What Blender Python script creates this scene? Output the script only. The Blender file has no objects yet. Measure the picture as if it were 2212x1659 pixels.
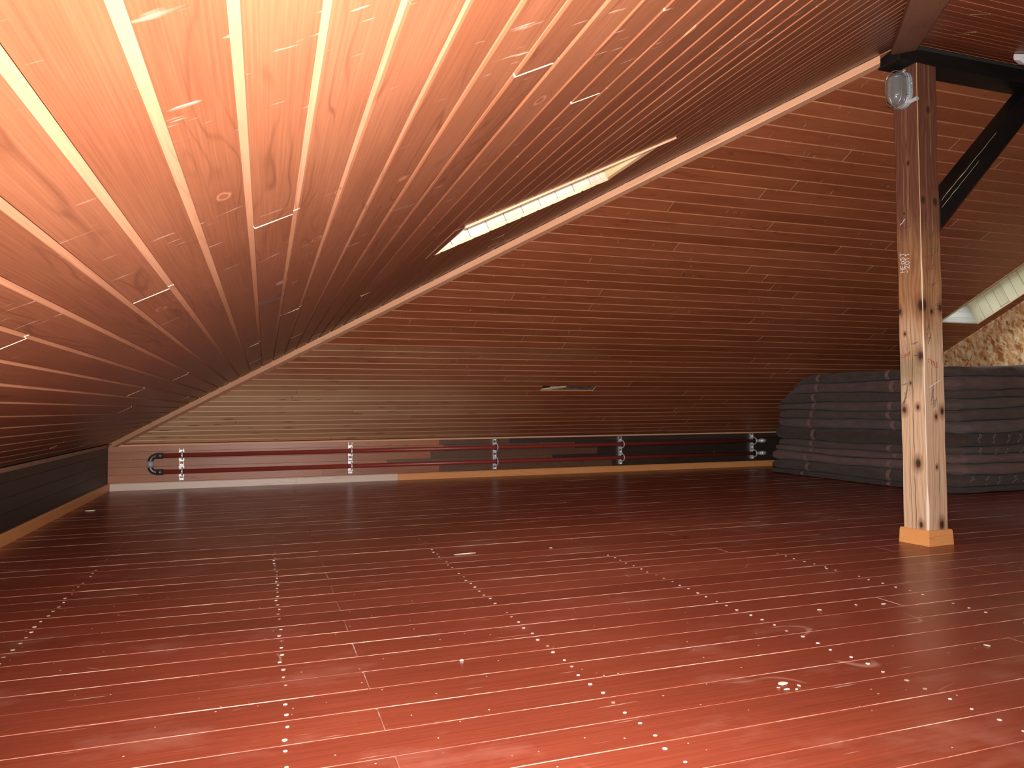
import bpy, bmesh, math, random
from mathutils import Vector, Matrix, noise
from mathutils.geometry import tessellate_polygon

# ------------------------------------------------------------------ camera, light, exposure
SC = bpy.context.scene
COL = SC.collection
SC.view_settings.view_transform = 'Standard'
SC.view_settings.look = 'None'
SC.view_settings.gamma = 1.0
SC.view_settings.use_curve_mapping = False
SC.view_settings.exposure = 0.0
cy = SC.cycles
cy.max_bounces, cy.diffuse_bounces, cy.glossy_bounces, cy.transmission_bounces, cy.transparent_max_bounces = 6, 4, 3, 4, 6
cy.caustics_reflective = cy.caustics_refractive = False
cy.use_adaptive_sampling = True; cy.adaptive_threshold = 0.05

CAM_H = 0.8
CAM_ROT = ((0.9469, -0.0038, -0.3215), (-0.3215, -0.0340, -0.9463), (-0.0074, 0.9994, -0.0334))
cd = bpy.data.cameras.new('camera')
cd.sensor_fit = 'HORIZONTAL'; cd.sensor_width = 36.0; cd.lens = 25.582
cd.clip_start = 0.02; cd.clip_end = 200
cam = bpy.data.objects.new('camera', cd)
m = Matrix(CAM_ROT).to_4x4(); m.translation = Vector((0, 0, CAM_H))
cam.matrix_world = m
COL.objects.link(cam); SC.camera = cam

FLASH_W, SKY_STRENGTH = 1150.0, 12.0
wd = bpy.data.worlds.new('overcast_sky'); SC.world = wd; wd.use_nodes = True
bg = wd.node_tree.nodes['Background']
bg.inputs[0].default_value = (0.86, 0.94, 1.0, 1); bg.inputs[1].default_value = SKY_STRENGTH

# the camera's own flash, just above the lens
fd_ = bpy.data.lights.new('camera_flash', 'SPOT')
fd_.energy = FLASH_W; fd_.spot_size = math.radians(126); fd_.spot_blend = 1.0
fd_.shadow_soft_size = 0.012; fd_.color = (1.0, 0.965, 0.93)
flash = bpy.data.objects.new('camera_flash', fd_)
fm = Matrix(CAM_ROT).to_4x4()
fm.translation = Vector((0, 0, CAM_H)) + Matrix(CAM_ROT) @ Vector((0.012, 0.055, -0.02))
flash.matrix_world = fm; COL.objects.link(flash)
fd_.use_nodes = True                      # added falloff smoothing dims the burst close to the lamp
_t = fd_.node_tree; _e = _t.nodes['Emission']; _f = _t.nodes.new('ShaderNodeLightFalloff')
_f.inputs['Strength'].default_value = 1.0; _f.inputs["Smooth"].default_value = 0.55
_t.links.new(_f.outputs['Quadratic'], _e.inputs['Strength'])

# ------------------------------------------------------------------ dimensions (metres)
PITCH = math.radians(26.0); TP, CP, SP = math.tan(PITCH), math.cos(PITCH), math.sin(PITCH)
L, D, ZK, RUN = -1.486, 8.213, 0.47, 5.0        # left wall x, back wall y, knee wall height, run to the ridge
YF = D - 2 * RUN                                 # front wall y
XR = 7.38                                        # OSB wall x
XA, YA, ZA = L + RUN, D - RUN, ZK + RUN * TP     # apex where the hips meet the ridge
V = Vector
rnd = random.Random(7)

# ------------------------------------------------------------------ node helpers
class NT:
    def __init__(s, name):
        s.mat = bpy.data.materials.new(name); s.mat.use_nodes = True
        s.t = s.mat.node_tree; s.b = s.t.nodes['Principled BSDF']; s.out = s.t.nodes['Material Output']
    def n(s, typ, **kw):
        nd = s.t.nodes.new(typ)
        for k, v in kw.items(): setattr(nd, k, v)
        return nd
    def put(s, sock, v):
        if hasattr(v, 'is_output') or isinstance(v, bpy.types.NodeSocket): s.t.links.new(v, sock)
        else: sock.default_value = v
    def math(s, op, a, b=0.0, c=0.0, clamp=False):
        nd = s.n('ShaderNodeMath', operation=op); nd.use_clamp = clamp
        s.put(nd.inputs[0], a); s.put(nd.inputs[1], b); s.put(nd.inputs[2], c)
        return nd.outputs[0]
    def vec(s, x=0.0, y=0.0, z=0.0):
        nd = s.n('ShaderNodeCombineXYZ')
        s.put(nd.inputs[0], x); s.put(nd.inputs[1], y); s.put(nd.inputs[2], z)
        return nd.outputs[0]
    def xyz(s, v):
        nd = s.n('ShaderNodeSeparateXYZ'); s.put(nd.inputs[0], v); return nd.outputs
    def uv(s): return s.xyz(s.n('ShaderNodeUVMap', uv_map='UVMap').outputs[0])
    def pos(s): return s.n('ShaderNodeNewGeometry').outputs['Position']
    def objc(s): return s.n('ShaderNodeTexCoord').outputs['Object']
    def rand(s): return s.n('ShaderNodeObjectInfo').outputs['Random']
    def noise(s, v, scale=1.0, detail=4.0, rough=0.55, dist=0.0):
        nd = s.n('ShaderNodeTexNoise'); s.put(nd.inputs['Vector'], v)
        for k, x in (('Scale', scale), ('Detail', detail), ('Roughness', rough), ('Distortion', dist)): s.put(nd.inputs[k], x)
        return nd.outputs['Fac']
    def vor(s, v, scale=1.0, feature='F1', rnd_=1.0):
        nd = s.n('ShaderNodeTexVoronoi', feature=feature); s.put(nd.inputs['Vector'], v)
        s.put(nd.inputs['Scale'], scale); s.put(nd.inputs['Randomness'], rnd_)
        return nd.outputs
    def ramp(s, f, stops, interp='LINEAR'):
        nd = s.n('ShaderNodeValToRGB'); cr = nd.color_ramp; cr.interpolation = interp
        while len(cr.elements) < len(stops): cr.elements.new(0.5)
        for e, (p, c) in zip(cr.elements, stops):
            e.position = p; e.color = (*c, 1) if len(c) == 3 else c
        s.put(nd.inputs[0], f); return nd.outputs[0]
    def mix(s, f, a, b, blend='MIX'):
        nd = s.n('ShaderNodeMix', data_type='RGBA', blend_type=blend); nd.clamp_factor = True
        s.put(nd.inputs[0], f)
        for i, v in ((6, a), (7, b)):
            if isinstance(v, tuple) and len(v) == 3: v = (*v, 1)
            s.put(nd.inputs[i], v)
        return nd.outputs[2]
    def mapr(s, v, a, b, c=0.0, d=1.0):
        nd = s.n('ShaderNodeMapRange'); nd.clamp = True
        for i, x in enumerate((v, a, b, c, d)): s.put(nd.inputs[i], x)
        return nd.outputs[0]
    def bump(s, h, strength=0.2, dist=0.002):
        nd = s.n('ShaderNodeBump'); s.put(nd.inputs['Height'], h)
        nd.inputs['Strength'].default_value = strength; nd.inputs['Distance'].default_value = dist
        s.t.links.new(nd.outputs[0], s.b.inputs['Normal'])
    def done(s, color=None, rough=None, spec=None, metal=None, coat=None):
        if color is not None: s.put(s.b.inputs['Base Color'], (*color, 1) if isinstance(color, tuple) and len(color) == 3 else color)
        if rough is not None: s.put(s.b.inputs['Roughness'], rough)
        if spec is not None: s.put(s.b.inputs['Specular IOR Level'], spec)
        if metal is not None: s.put(s.b.inputs['Metallic'], metal)
        if coat is not None: s.put(s.b.inputs['Coat Weight'], coat[0]); s.put(s.b.inputs['Coat Roughness'], coat[1])
        return s.mat

def wood(name, dark, mid, light, rough=0.4, knots=1.0, knot_col=None, grain=1.0, scratches=0.0, spec=0.5, var=0.25, gloss_var=0.12, extra=None, figure=1.0, ring=0.25):
    """planks carry a UV map in metres: u along the board, v across it"""
    s = NT(name); u, v, _ = s.uv(); r = s.rand()
    uo = s.math('ADD', u, s.math('MULTIPLY', r, 37.0)); vo = s.math('ADD', v, s.math('MULTIPLY', r, 11.3))
    # flame figure: growth rings cut lengthwise, drawn as thin dark lines that come and go
    warp = s.noise(s.vec(s.math('MULTIPLY', uo, 1.1), s.math('MULTIPLY', vo, 9.0), r), 1.0, 2.0, 0.45)
    rings = s.math('ADD', s.math('MULTIPLY', vo, 55.0 * grain), s.math('MULTIPLY', warp, 20.0))
    tri = s.mapr(s.math('PINGPONG', rings, 1.0), 0.0, 0.30, 1.0, 0.0)
    gate = s.mapr(s.noise(s.vec(s.math('MULTIPLY', uo, 0.9), s.math('MULTIPLY', vo, 14.0), 9.0), 1.0, 2.0), 0.46, 0.60)
    fine = s.noise(s.vec(s.math('MULTIPLY', uo, 3.0), s.math('MULTIPLY', vo, 260.0), 0.0), 1.0, 3.0, 0.6)
    blot = s.noise(s.vec(s.math('MULTIPLY', uo, 1.1), s.math('MULTIPLY', vo, 5.0), 3.0), 1.0, 3.0, 0.55)
    f = s.math('ADD', 0.28, s.math('MULTIPLY', s.math('SUBTRACT', fine, 0.2), 0.55))
    f = s.math('ADD', f, s.math('MULTIPLY', s.math('SUBTRACT', blot, 0.45), 0.6))
    f = s.math('ADD', f, s.math('MULTIPLY', s.math('SUBTRACT', r, 0.5), var))
    c = s.ramp(f, [(0.12, dark), (0.45, mid), (0.85, light)])
    c = s.mix(s.math('MULTIPLY', s.math('MULTIPLY', tri, gate), 0.55 * figure), c, tuple(x * 0.7 for x in dark))
    h = f
    if knots > 0:
        kv = s.vec(s.math('MULTIPLY', uo, 5.0), s.math('MULTIPLY', vo, 8.5), r)
        vo_ = s.vor(kv, 1.0); kd = vo_['Distance']; kr = s.xyz(vo_['Color'])[0]
        kd = s.math('ADD', kd, s.math('MULTIPLY', s.math('SUBTRACT', s.noise(kv, 7.0, 2.0), 0.5), 0.10))
        size = s.math('MULTIPLY', s.math('MAXIMUM', s.math('SUBTRACT', kr, 0.60), 0.0), 0.36 * knots)
        rad = s.math('ADD', s.math('DIVIDE', kd, s.math('ADD', size, 0.0001)), s.math('MULTIPLY', s.math('LESS_THAN', kr, 0.66), 99.0))
        kc = knot_col or tuple(x * 0.45 for x in dark)
        eye = s.mapr(s.math('ABSOLUTE', s.math('SUBTRACT', s.math('FRACT', s.math('MULTIPLY', rad, 1.6)), 0.5)), 0.25, 0.5)
        c = s.mix(s.math('MULTIPLY', s.mapr(rad, 1.0, 2.6, 0.8, 0.0), eye), c, dark)
        c = s.mix(s.mapr(s.math('ABSOLUTE', s.math('SUBTRACT', rad, 0.95)), 0.0, 0.45, 0.55 * ring, 0.0), c, tuple(min(1.0, x * 1.7) for x in light))
        c = s.mix(s.mapr(rad, 0.30, 0.75, 1.0, 0.0), c, kc)
    if scratches > 0:
        p = s.pos()
        sn = s.noise(s.vec(s.math('MULTIPLY', u, 55.0), s.math('MULTIPLY', vo, 9.0), s.math('MULTIPLY', r, 50.0)), 1.0, 2.0, 0.6)
        gate = s.noise(p, 2.2, 2.0, 0.5)
        sm = s.math('MULTIPLY', s.mapr(sn, 0.675, 0.76), s.mapr(gate, 0.42, 0.56))
        c = s.mix(s.math('MULTIPLY', sm, scratches), c, (0.75, 0.55, 0.42))
    if extra: c = extra(s, c)
    s.bump(h, 0.12, 0.0015)
    rg = s.math('ADD', rough - gloss_var * 0.5, s.math('MULTIPLY', blot, gloss_var))
    return s.done(c, rg, spec)

def slope_light_and_marks(s, c):
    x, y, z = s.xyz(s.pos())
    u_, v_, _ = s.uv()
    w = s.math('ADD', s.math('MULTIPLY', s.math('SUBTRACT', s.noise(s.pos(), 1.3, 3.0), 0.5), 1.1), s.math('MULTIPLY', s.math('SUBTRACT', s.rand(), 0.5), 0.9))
    lit_mask = s.math('MULTIPLY', s.mapr(s.math('ADD', x, w), -0.4, 3.0, 1.0, 0.0), s.mapr(s.math('ADD', z, s.math('MULTIPLY', w, 0.25)), 0.75, 1.45, 1.0, 0.0))  # patch of light low on the left, painted into the board colour
    lit_mask = s.math('MULTIPLY', lit_mask, s.math('GREATER_THAN', s.math('ADD', y, s.math('MULTIPLY', z, 2.0503)), 9.13))   # back slope only
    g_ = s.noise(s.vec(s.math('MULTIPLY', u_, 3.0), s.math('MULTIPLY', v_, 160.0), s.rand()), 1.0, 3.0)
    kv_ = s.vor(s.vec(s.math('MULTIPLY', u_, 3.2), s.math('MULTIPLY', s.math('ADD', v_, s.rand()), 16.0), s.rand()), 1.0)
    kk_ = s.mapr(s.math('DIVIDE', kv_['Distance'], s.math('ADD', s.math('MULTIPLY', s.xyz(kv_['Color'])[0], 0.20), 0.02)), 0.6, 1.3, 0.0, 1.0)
    lit_mask = s.math('MULTIPLY', lit_mask, s.math('ADD', 0.12, s.math('MULTIPLY', kk_, 0.88)))
    c = s.mix(lit_mask, c, s.mix(g_, (0.74, 0.41, 0.20), (0.97, 0.66, 0.40)))
    return ceiling_stains(s, c)

def ceiling_stains(s, c):
    """two old stains on the boards: a blue chalk smear and a grey round spot (room coordinates)"""
    x, y, z = s.xyz(s.pos())
    def ell(cx, cy, rx, ry, ang):
        dx = s.math('SUBTRACT', x, cx); dy = s.math('SUBTRACT', y, cy)
        ca, sa = math.cos(ang), math.sin(ang)
        a = s.math('DIVIDE', s.math('ADD', s.math('MULTIPLY', dx, ca), s.math('MULTIPLY', dy, sa)), rx)
        b = s.math('DIVIDE', s.math('SUBTRACT', s.math('MULTIPLY', dy, ca), s.math('MULTIPLY', dx, sa)), ry)
        return s.math('SQRT', s.math('ADD', s.math('MULTIPLY', a, a), s.math('MULTIPLY', b, b)))
    on = s.math('LESS_THAN', y, 3.2)
    n_ = s.noise(s.pos(), 60.0, 2.0)
    e1 = s.mapr(s.math('ADD', ell(0.015, 2.82, 0.075, 0.03, 0.6), s.math('MULTIPLY', n_, 0.5)), 0.9, 1.3, 0.6, 0.0)
    e2 = s.mapr(s.math('ADD', ell(0.05, 2.495, 0.02, 0.035, 0.0), s.math('MULTIPLY', n_, 0.3)), 0.9, 1.25, 0.5, 0.0)
    low = s.math('LESS_THAN', z, 1.5)
    c = s.mix(s.math('MULTIPLY', s.math('MULTIPLY', e1, on), low), c, (0.10, 0.13, 0.22))
    return s.mix(s.math('MULTIPLY', s.math('MULTIPLY', e2, on), low), c, (0.5, 0.42, 0.38))

M = {}
M['stain'] = wood('stained_ceiling_board', (0.145, 0.044, 0.019), (0.232, 0.078, 0.036), (0.335, 0.127, 0.063), 0.36, 0.85,
                  knot_col=(0.20, 0.085, 0.05), scratches=0.55, spec=0.6, extra=ceiling_stains, ring=1.0)
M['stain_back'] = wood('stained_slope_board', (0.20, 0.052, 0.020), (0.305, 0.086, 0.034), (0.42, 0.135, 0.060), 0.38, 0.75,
                  knot_col=(0.09, 0.030, 0.014), scratches=0.5, spec=0.5, extra=slope_light_and_marks)
M['tongue'] = wood('pale_board_tongue', (0.34, 0.150, 0.078), (0.43, 0.20, 0.108), (0.54, 0.275, 0.157), 0.5, 0.35, spec=0.35)
def tongue_light(s, c):
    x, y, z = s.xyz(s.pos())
    lit_mask = s.math('MULTIPLY', s.mapr(x, -0.4, 3.0, 1.0, 0.0), s.mapr(z, 0.75, 1.5, 1.0, 0.0))  # same patch of light painted into the tongues
    lit_mask = s.math('MULTIPLY', lit_mask, s.math('GREATER_THAN', s.math('ADD', y, s.math('MULTIPLY', z, 2.0503)), 9.13))
    return s.mix(lit_mask, c, (0.95, 0.74, 0.52))
M['tongue_back'] = wood('pale_slope_tongue', (0.44, 0.185, 0.088), (0.55, 0.245, 0.125), (0.66, 0.33, 0.18), 0.5, 0.35, spec=0.35, extra=tongue_light)
M['rawend'] = wood('raw_board_end', (0.62, 0.42, 0.24), (0.72, 0.52, 0.32), (0.80, 0.62, 0.42), 0.7, 0, spec=0.2)
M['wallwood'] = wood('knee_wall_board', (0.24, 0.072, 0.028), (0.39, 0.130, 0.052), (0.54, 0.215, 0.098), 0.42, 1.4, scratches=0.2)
M['wallwood2'] = wood('half_shaded_knee_wall_board', (0.085, 0.036, 0.020), (0.135, 0.060, 0.034), (0.20, 0.095, 0.056), 0.42, 1.3, scratches=0.3)  # darker copy of the wall board: shade put into the colour
M['wallwood3'] = wood('shaded_knee_wall_board', (0.026, 0.016, 0.012), (0.044, 0.027, 0.020), (0.075, 0.046, 0.035), 0.42, 1.0, scratches=0.3)  # darkest copy, shade at the right end put into the colour
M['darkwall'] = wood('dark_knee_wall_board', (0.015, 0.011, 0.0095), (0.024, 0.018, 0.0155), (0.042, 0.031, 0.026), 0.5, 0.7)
M['base'] = wood('orange_skirting', (0.70, 0.27, 0.085), (0.80, 0.34, 0.115), (0.86, 0.40, 0.15), 0.42, 0.25, var=0.12)
M['lath'] = wood('hip_lath', (0.72, 0.35, 0.19), (0.85, 0.45, 0.26), (0.92, 0.56, 0.36), 0.45, 0.8, knot_col=(0.12, 0.05, 0.03))
M['blacktimber'] = wood('black_stained_timber', (0.006, 0.005, 0.0045), (0.010, 0.0085, 0.008), (0.022, 0.018, 0.016), 0.5, 0.6, spec=0.35)
M['rafter'] = wood('hip_rafter_timber', (0.22, 0.11, 0.065), (0.33, 0.175, 0.105), (0.45, 0.26, 0.16), 0.5, 0.5, spec=0.3)
M['lining'] = wood('whitewashed_lining', (0.50, 0.42, 0.25), (0.68, 0.59, 0.39), (0.80, 0.73, 0.55), 0.55, 0.5, knot_col=(0.10, 0.09, 0.07), spec=0.3)
M['limewash'] = wood('limewashed_lining', (0.46, 0.45, 0.41), (0.62, 0.61, 0.57), (0.78, 0.77, 0.74), 0.55, 0.5, spec=0.3)
M['liningpink'] = wood('pale_pine_lining', (0.60, 0.42, 0.32), (0.72, 0.55, 0.44), (0.80, 0.66, 0.55), 0.55, 0.4, spec=0.3)
M['liningyellow'] = wood('yellow_pine_lining', (0.62, 0.46, 0.22), (0.74, 0.58, 0.31), (0.82, 0.68, 0.42), 0.55, 0.4, spec=0.3)

def mk_floor():
    s = NT('red_floor_paint'); u, v, _ = s.uv(); r = s.rand(); p = s.pos(); px, py, pz = s.xyz(p)
    grain = s.noise(s.vec(s.math('ADD', s.math('MULTIPLY', u, 3.5), s.math('MULTIPLY', r, 60.0)), s.math('MULTIPLY', v, 150.0), r), 1.0, 4.0, 0.6)
    blot = s.noise(p, 1.4, 4.0, 0.55)
    f = s.math('ADD', s.math('MULTIPLY', grain, 0.6), s.math('ADD', s.math('MULTIPLY', blot, 0.35), s.math('MULTIPLY', s.math('SUBTRACT', r, 0.5), 0.16)))
    c = s.ramp(f, [(0.25, (0.170, 0.031, 0.016)), (0.5, (0.25, 0.048, 0.024)), (0.75, (0.33, 0.072, 0.036))])
    # scuffs: soft pale rubs and thin scratches
    sc1 = s.noise(s.vec(s.math('MULTIPLY', px, 2.0), s.math('MULTIPLY', py, 3.4), 0.0), 1.0, 5.0, 0.62)
    c = s.mix(s.mapr(sc1, 0.56, 0.78, 0.0, 0.34), c, (0.52, 0.24, 0.18))
    # curved drag marks left by furniture
    wv = s.noise(p, 1.1, 1.0, 0.4); wl = s.math('ABSOLUTE', s.math('SUBTRACT', s.math('FRACT', s.math('MULTIPLY', wv, 9.0)), 0.5))
    wg = s.mapr(s.noise(p, 3.1, 2.0, 0.5), 0.60, 0.66)
    c = s.mix(s.math('MULTIPLY', s.mapr(wl, 0.0, 0.022, 1.0, 0.0), s.math('MULTIPLY', wg, 0.5)), c, (0.62, 0.36, 0.27))
    sc2 = s.noise(s.vec(s.math('MULTIPLY', px, 3.0), s.math('MULTIPLY', py, 70.0), 4.0), 1.0, 2.0, 0.6)
    # worn walking patch in front of the mattress stack
    dx = s.math('DIVIDE', s.math('SUBTRACT', px, 3.45), 1.6); dy = s.math('DIVIDE', s.math('SUBTRACT', py, 4.35), 0.75)
    worn = s.mapr(s.math('ADD', s.math('MULTIPLY', dx, dx), s.math('MULTIPLY', dy, dy)), 0.15, 1.0, 1.0, 0.0)
    thr = s.math('SUBTRACT', 0.72, s.math('MULTIPLY', worn, 0.13))
    c = s.mix(s.math('MULTIPLY', s.mapr(s.math('SUBTRACT', sc2, thr), 0.0, 0.05), 0.75), c, (0.70, 0.48, 0.36))
    sp = s.vor(p, 26.0); spd = sp['Distance']; spr = s.xyz(sp['Color'])[1]
    speck = s.math('MULTIPLY', s.math('LESS_THAN', spd, s.math('MULTIPLY', spr, 0.085)), s.math('GREATER_THAN', spr, 0.66))
    c = s.mix(s.math('MULTIPLY', speck, 0.9), c, (0.78, 0.56, 0.46))
    rg = s.math('ADD', 0.225, s.math('MULTIPLY', s.noise(p, 3.0, 4.0, 0.6), 0.16))
    s.bump(grain, 0.06, 0.001)
    return s.done(c, rg, 0.36)
M['floor'] = mk_floor()
def mk_edge():
    s = NT('chipped_floor_edge'); p = s.pos()
    n_ = s.noise(p, 2.2, 4.0, 0.65)
    n2 = s.noise(p, 40.0, 2.0, 0.6)
    f = s.mapr(s.math('ADD', n_, s.math('MULTIPLY', n2, 0.25)), 0.58, 0.84)
    return s.done(s.mix(f, (0.36, 0.105, 0.066), (0.80, 0.56, 0.44)), 0.6, 0.3)
M['flooredge'] = mk_edge()

def plain(name, col, rough=0.5, metal=0.0, spec=0.5, nscale=30.0, amt=0.15, bump=0.0):
    s = NT(name); n_ = s.noise(s.objc(), nscale, 3.0, 0.6)
    c = s.mix(s.math('MULTIPLY', n_, 1.0), tuple(x * (1 - amt) for x in col), tuple(min(1, x * (1 + amt)) for x in col))
    if bump: s.bump(n_, bump, 0.003)
    return s.done(c, rough, spec, metal)
def mk_nail():
    s = NT('filled_nail_head'); r = s.rand(); n_ = s.noise(s.pos(), 5.0, 2.0)
    return s.done(s.mix(s.mapr(s.math('ADD', s.math('MULTIPLY', r, 0.5), n_), 0.45, 0.85), (0.42, 0.16, 0.11), (0.86, 0.76, 0.66)), 0.5, 0.4)
M['nail'] = mk_nail()
M['redpipe'] = plain('red_pipe_paint', (0.29, 0.042, 0.031), 0.36, amt=0.12, nscale=8)
M['iron'] = plain('dark_iron_fitting', (0.10, 0.095, 0.085), 0.35, 0.6)
M['zinc'] = plain('galvanised_steel', (0.80, 0.80, 0.80), 0.38, 0.35, nscale=60)
M['greyband'] = plain('grey_coupling', (0.42, 0.45, 0.48), 0.45)
M['rubber'] = plain('black_rubber', (0.012, 0.012, 0.013), 0.6)
M['void'] = plain('dark_roof_cavity', (0.03, 0.024, 0.02), 0.9)
M['foil'] = plain('insulation_foil', (0.62, 0.66, 0.70), 0.22, 0.9)
M['scrap'] = plain('white_paper', (0.82, 0.78, 0.74), 0.7)
M['chip'] = plain('bare_wood_chip', (0.78, 0.66, 0.52), 0.7)
M['whitemetal'] = plain('white_enamel', (0.80, 0.80, 0.82), 0.35)
M['wire'] = plain('cage_wire', (0.62, 0.56, 0.46), 0.35, 0.8)
M['strap'] = plain('faded_webbing', (0.26, 0.155, 0.135), 0.85, nscale=90)
M['cord'] = plain('grey_cord', (0.17, 0.135, 0.125), 0.9)
M['ink_white'] = plain('white_chalk', (0.85, 0.80, 0.76), 0.8)
M['ink_red'] = plain('red_marker', (0.34, 0.055, 0.035), 0.6)
M['ink_dark'] = plain('dark_pencil', (0.075, 0.060, 0.065), 0.6)
M['outer'] = plain('outer_shell', (0.20, 0.17, 0.15), 0.9)

def mk_fabric(name, col):
    s = NT(name); p = s.objc(); r = s.rand()
    fold = s.noise(s.vec(*[s.math('MULTIPLY', a, k) for a, k in zip(s.xyz(p), (3.0, 3.0, 9.0))]), 1.6, 4.0, 0.6)
    weave = s.noise(p, 420.0, 1.0)
    f = s.math('ADD', s.math('MULTIPLY', fold, 0.8), s.math('MULTIPLY', s.math('SUBTRACT', r, 0.5), 0.5))
    c = s.ramp(f, [(0.15, tuple(x * 0.6 for x in col)), (0.75, tuple(x * 1.4 for x in col))])
    s.bump(s.math('ADD', fold, s.math('MULTIPLY', weave, 0.08)), 0.8, 0.03)
    s.b.inputs['Sheen Weight'].default_value = 0.15
    return s.done(c, 0.92, 0.15)
M['fabric'] = mk_fabric('dark_brown_ticking', (0.118, 0.080, 0.067))
M['fabric3'] = mk_fabric('faded_brown_ticking', (0.175, 0.128, 0.116))
M['fabric2'] = mk_fabric('red_brown_ticking', (0.165, 0.098, 0.088))

def mk_osb():
    s = NT('osb_board'); y = s.xyz(s.pos())
    v0 = s.vec(y[0], s.math('MULTIPLY', y[1], 1.0), s.math('MULTIPLY', y[2], 1.0))
    wob = s.n('ShaderNodeTexNoise'); s.put(wob.inputs['Vector'], v0); wob.inputs['Scale'].default_value = 7.0
    vv = s.n('ShaderNodeVectorMath', operation='MULTIPLY_ADD'); s.put(vv.inputs[0], wob.outputs['Color']); vv.inputs[1].default_value = (0.10, 0.10, 0.10); s.put(vv.inputs[2], v0)
    a = s.xyz(vv.outputs[0])
    A = s.vor(s.vec(0.0, s.math('MULTIPLY', a[1], 40.0), s.math('MULTIPLY', a[2], 15.0)), 1.0)
    B = s.vor(s.vec(5.0, s.math('ADD', s.math('MULTIPLY', a[1], 12.0), s.math('MULTIPLY', a[2], 10.0)), s.math('SUBTRACT', s.math('MULTIPLY', a[2], 34.0), s.math('MULTIPLY', a[1], 27.0))), 1.0)
    ca, cb = s.xyz(A['Color'])[0], s.xyz(B['Color'])[1]
    f = s.math('ADD', s.math('MULTIPLY', ca, 0.55), s.math('MULTIPLY', cb, 0.45))
    c = s.ramp(f, [(0.12, (0.40, 0.14, 0.05)), (0.32, (0.72, 0.36, 0.15)), (0.60, (0.86, 0.52, 0.26)), (0.88, (0.95, 0.78, 0.52))])
    s.bump(f, 0.3, 0.003)
    return s.done(c, 0.6, 0.3)
M['osb'] = mk_osb()

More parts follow.
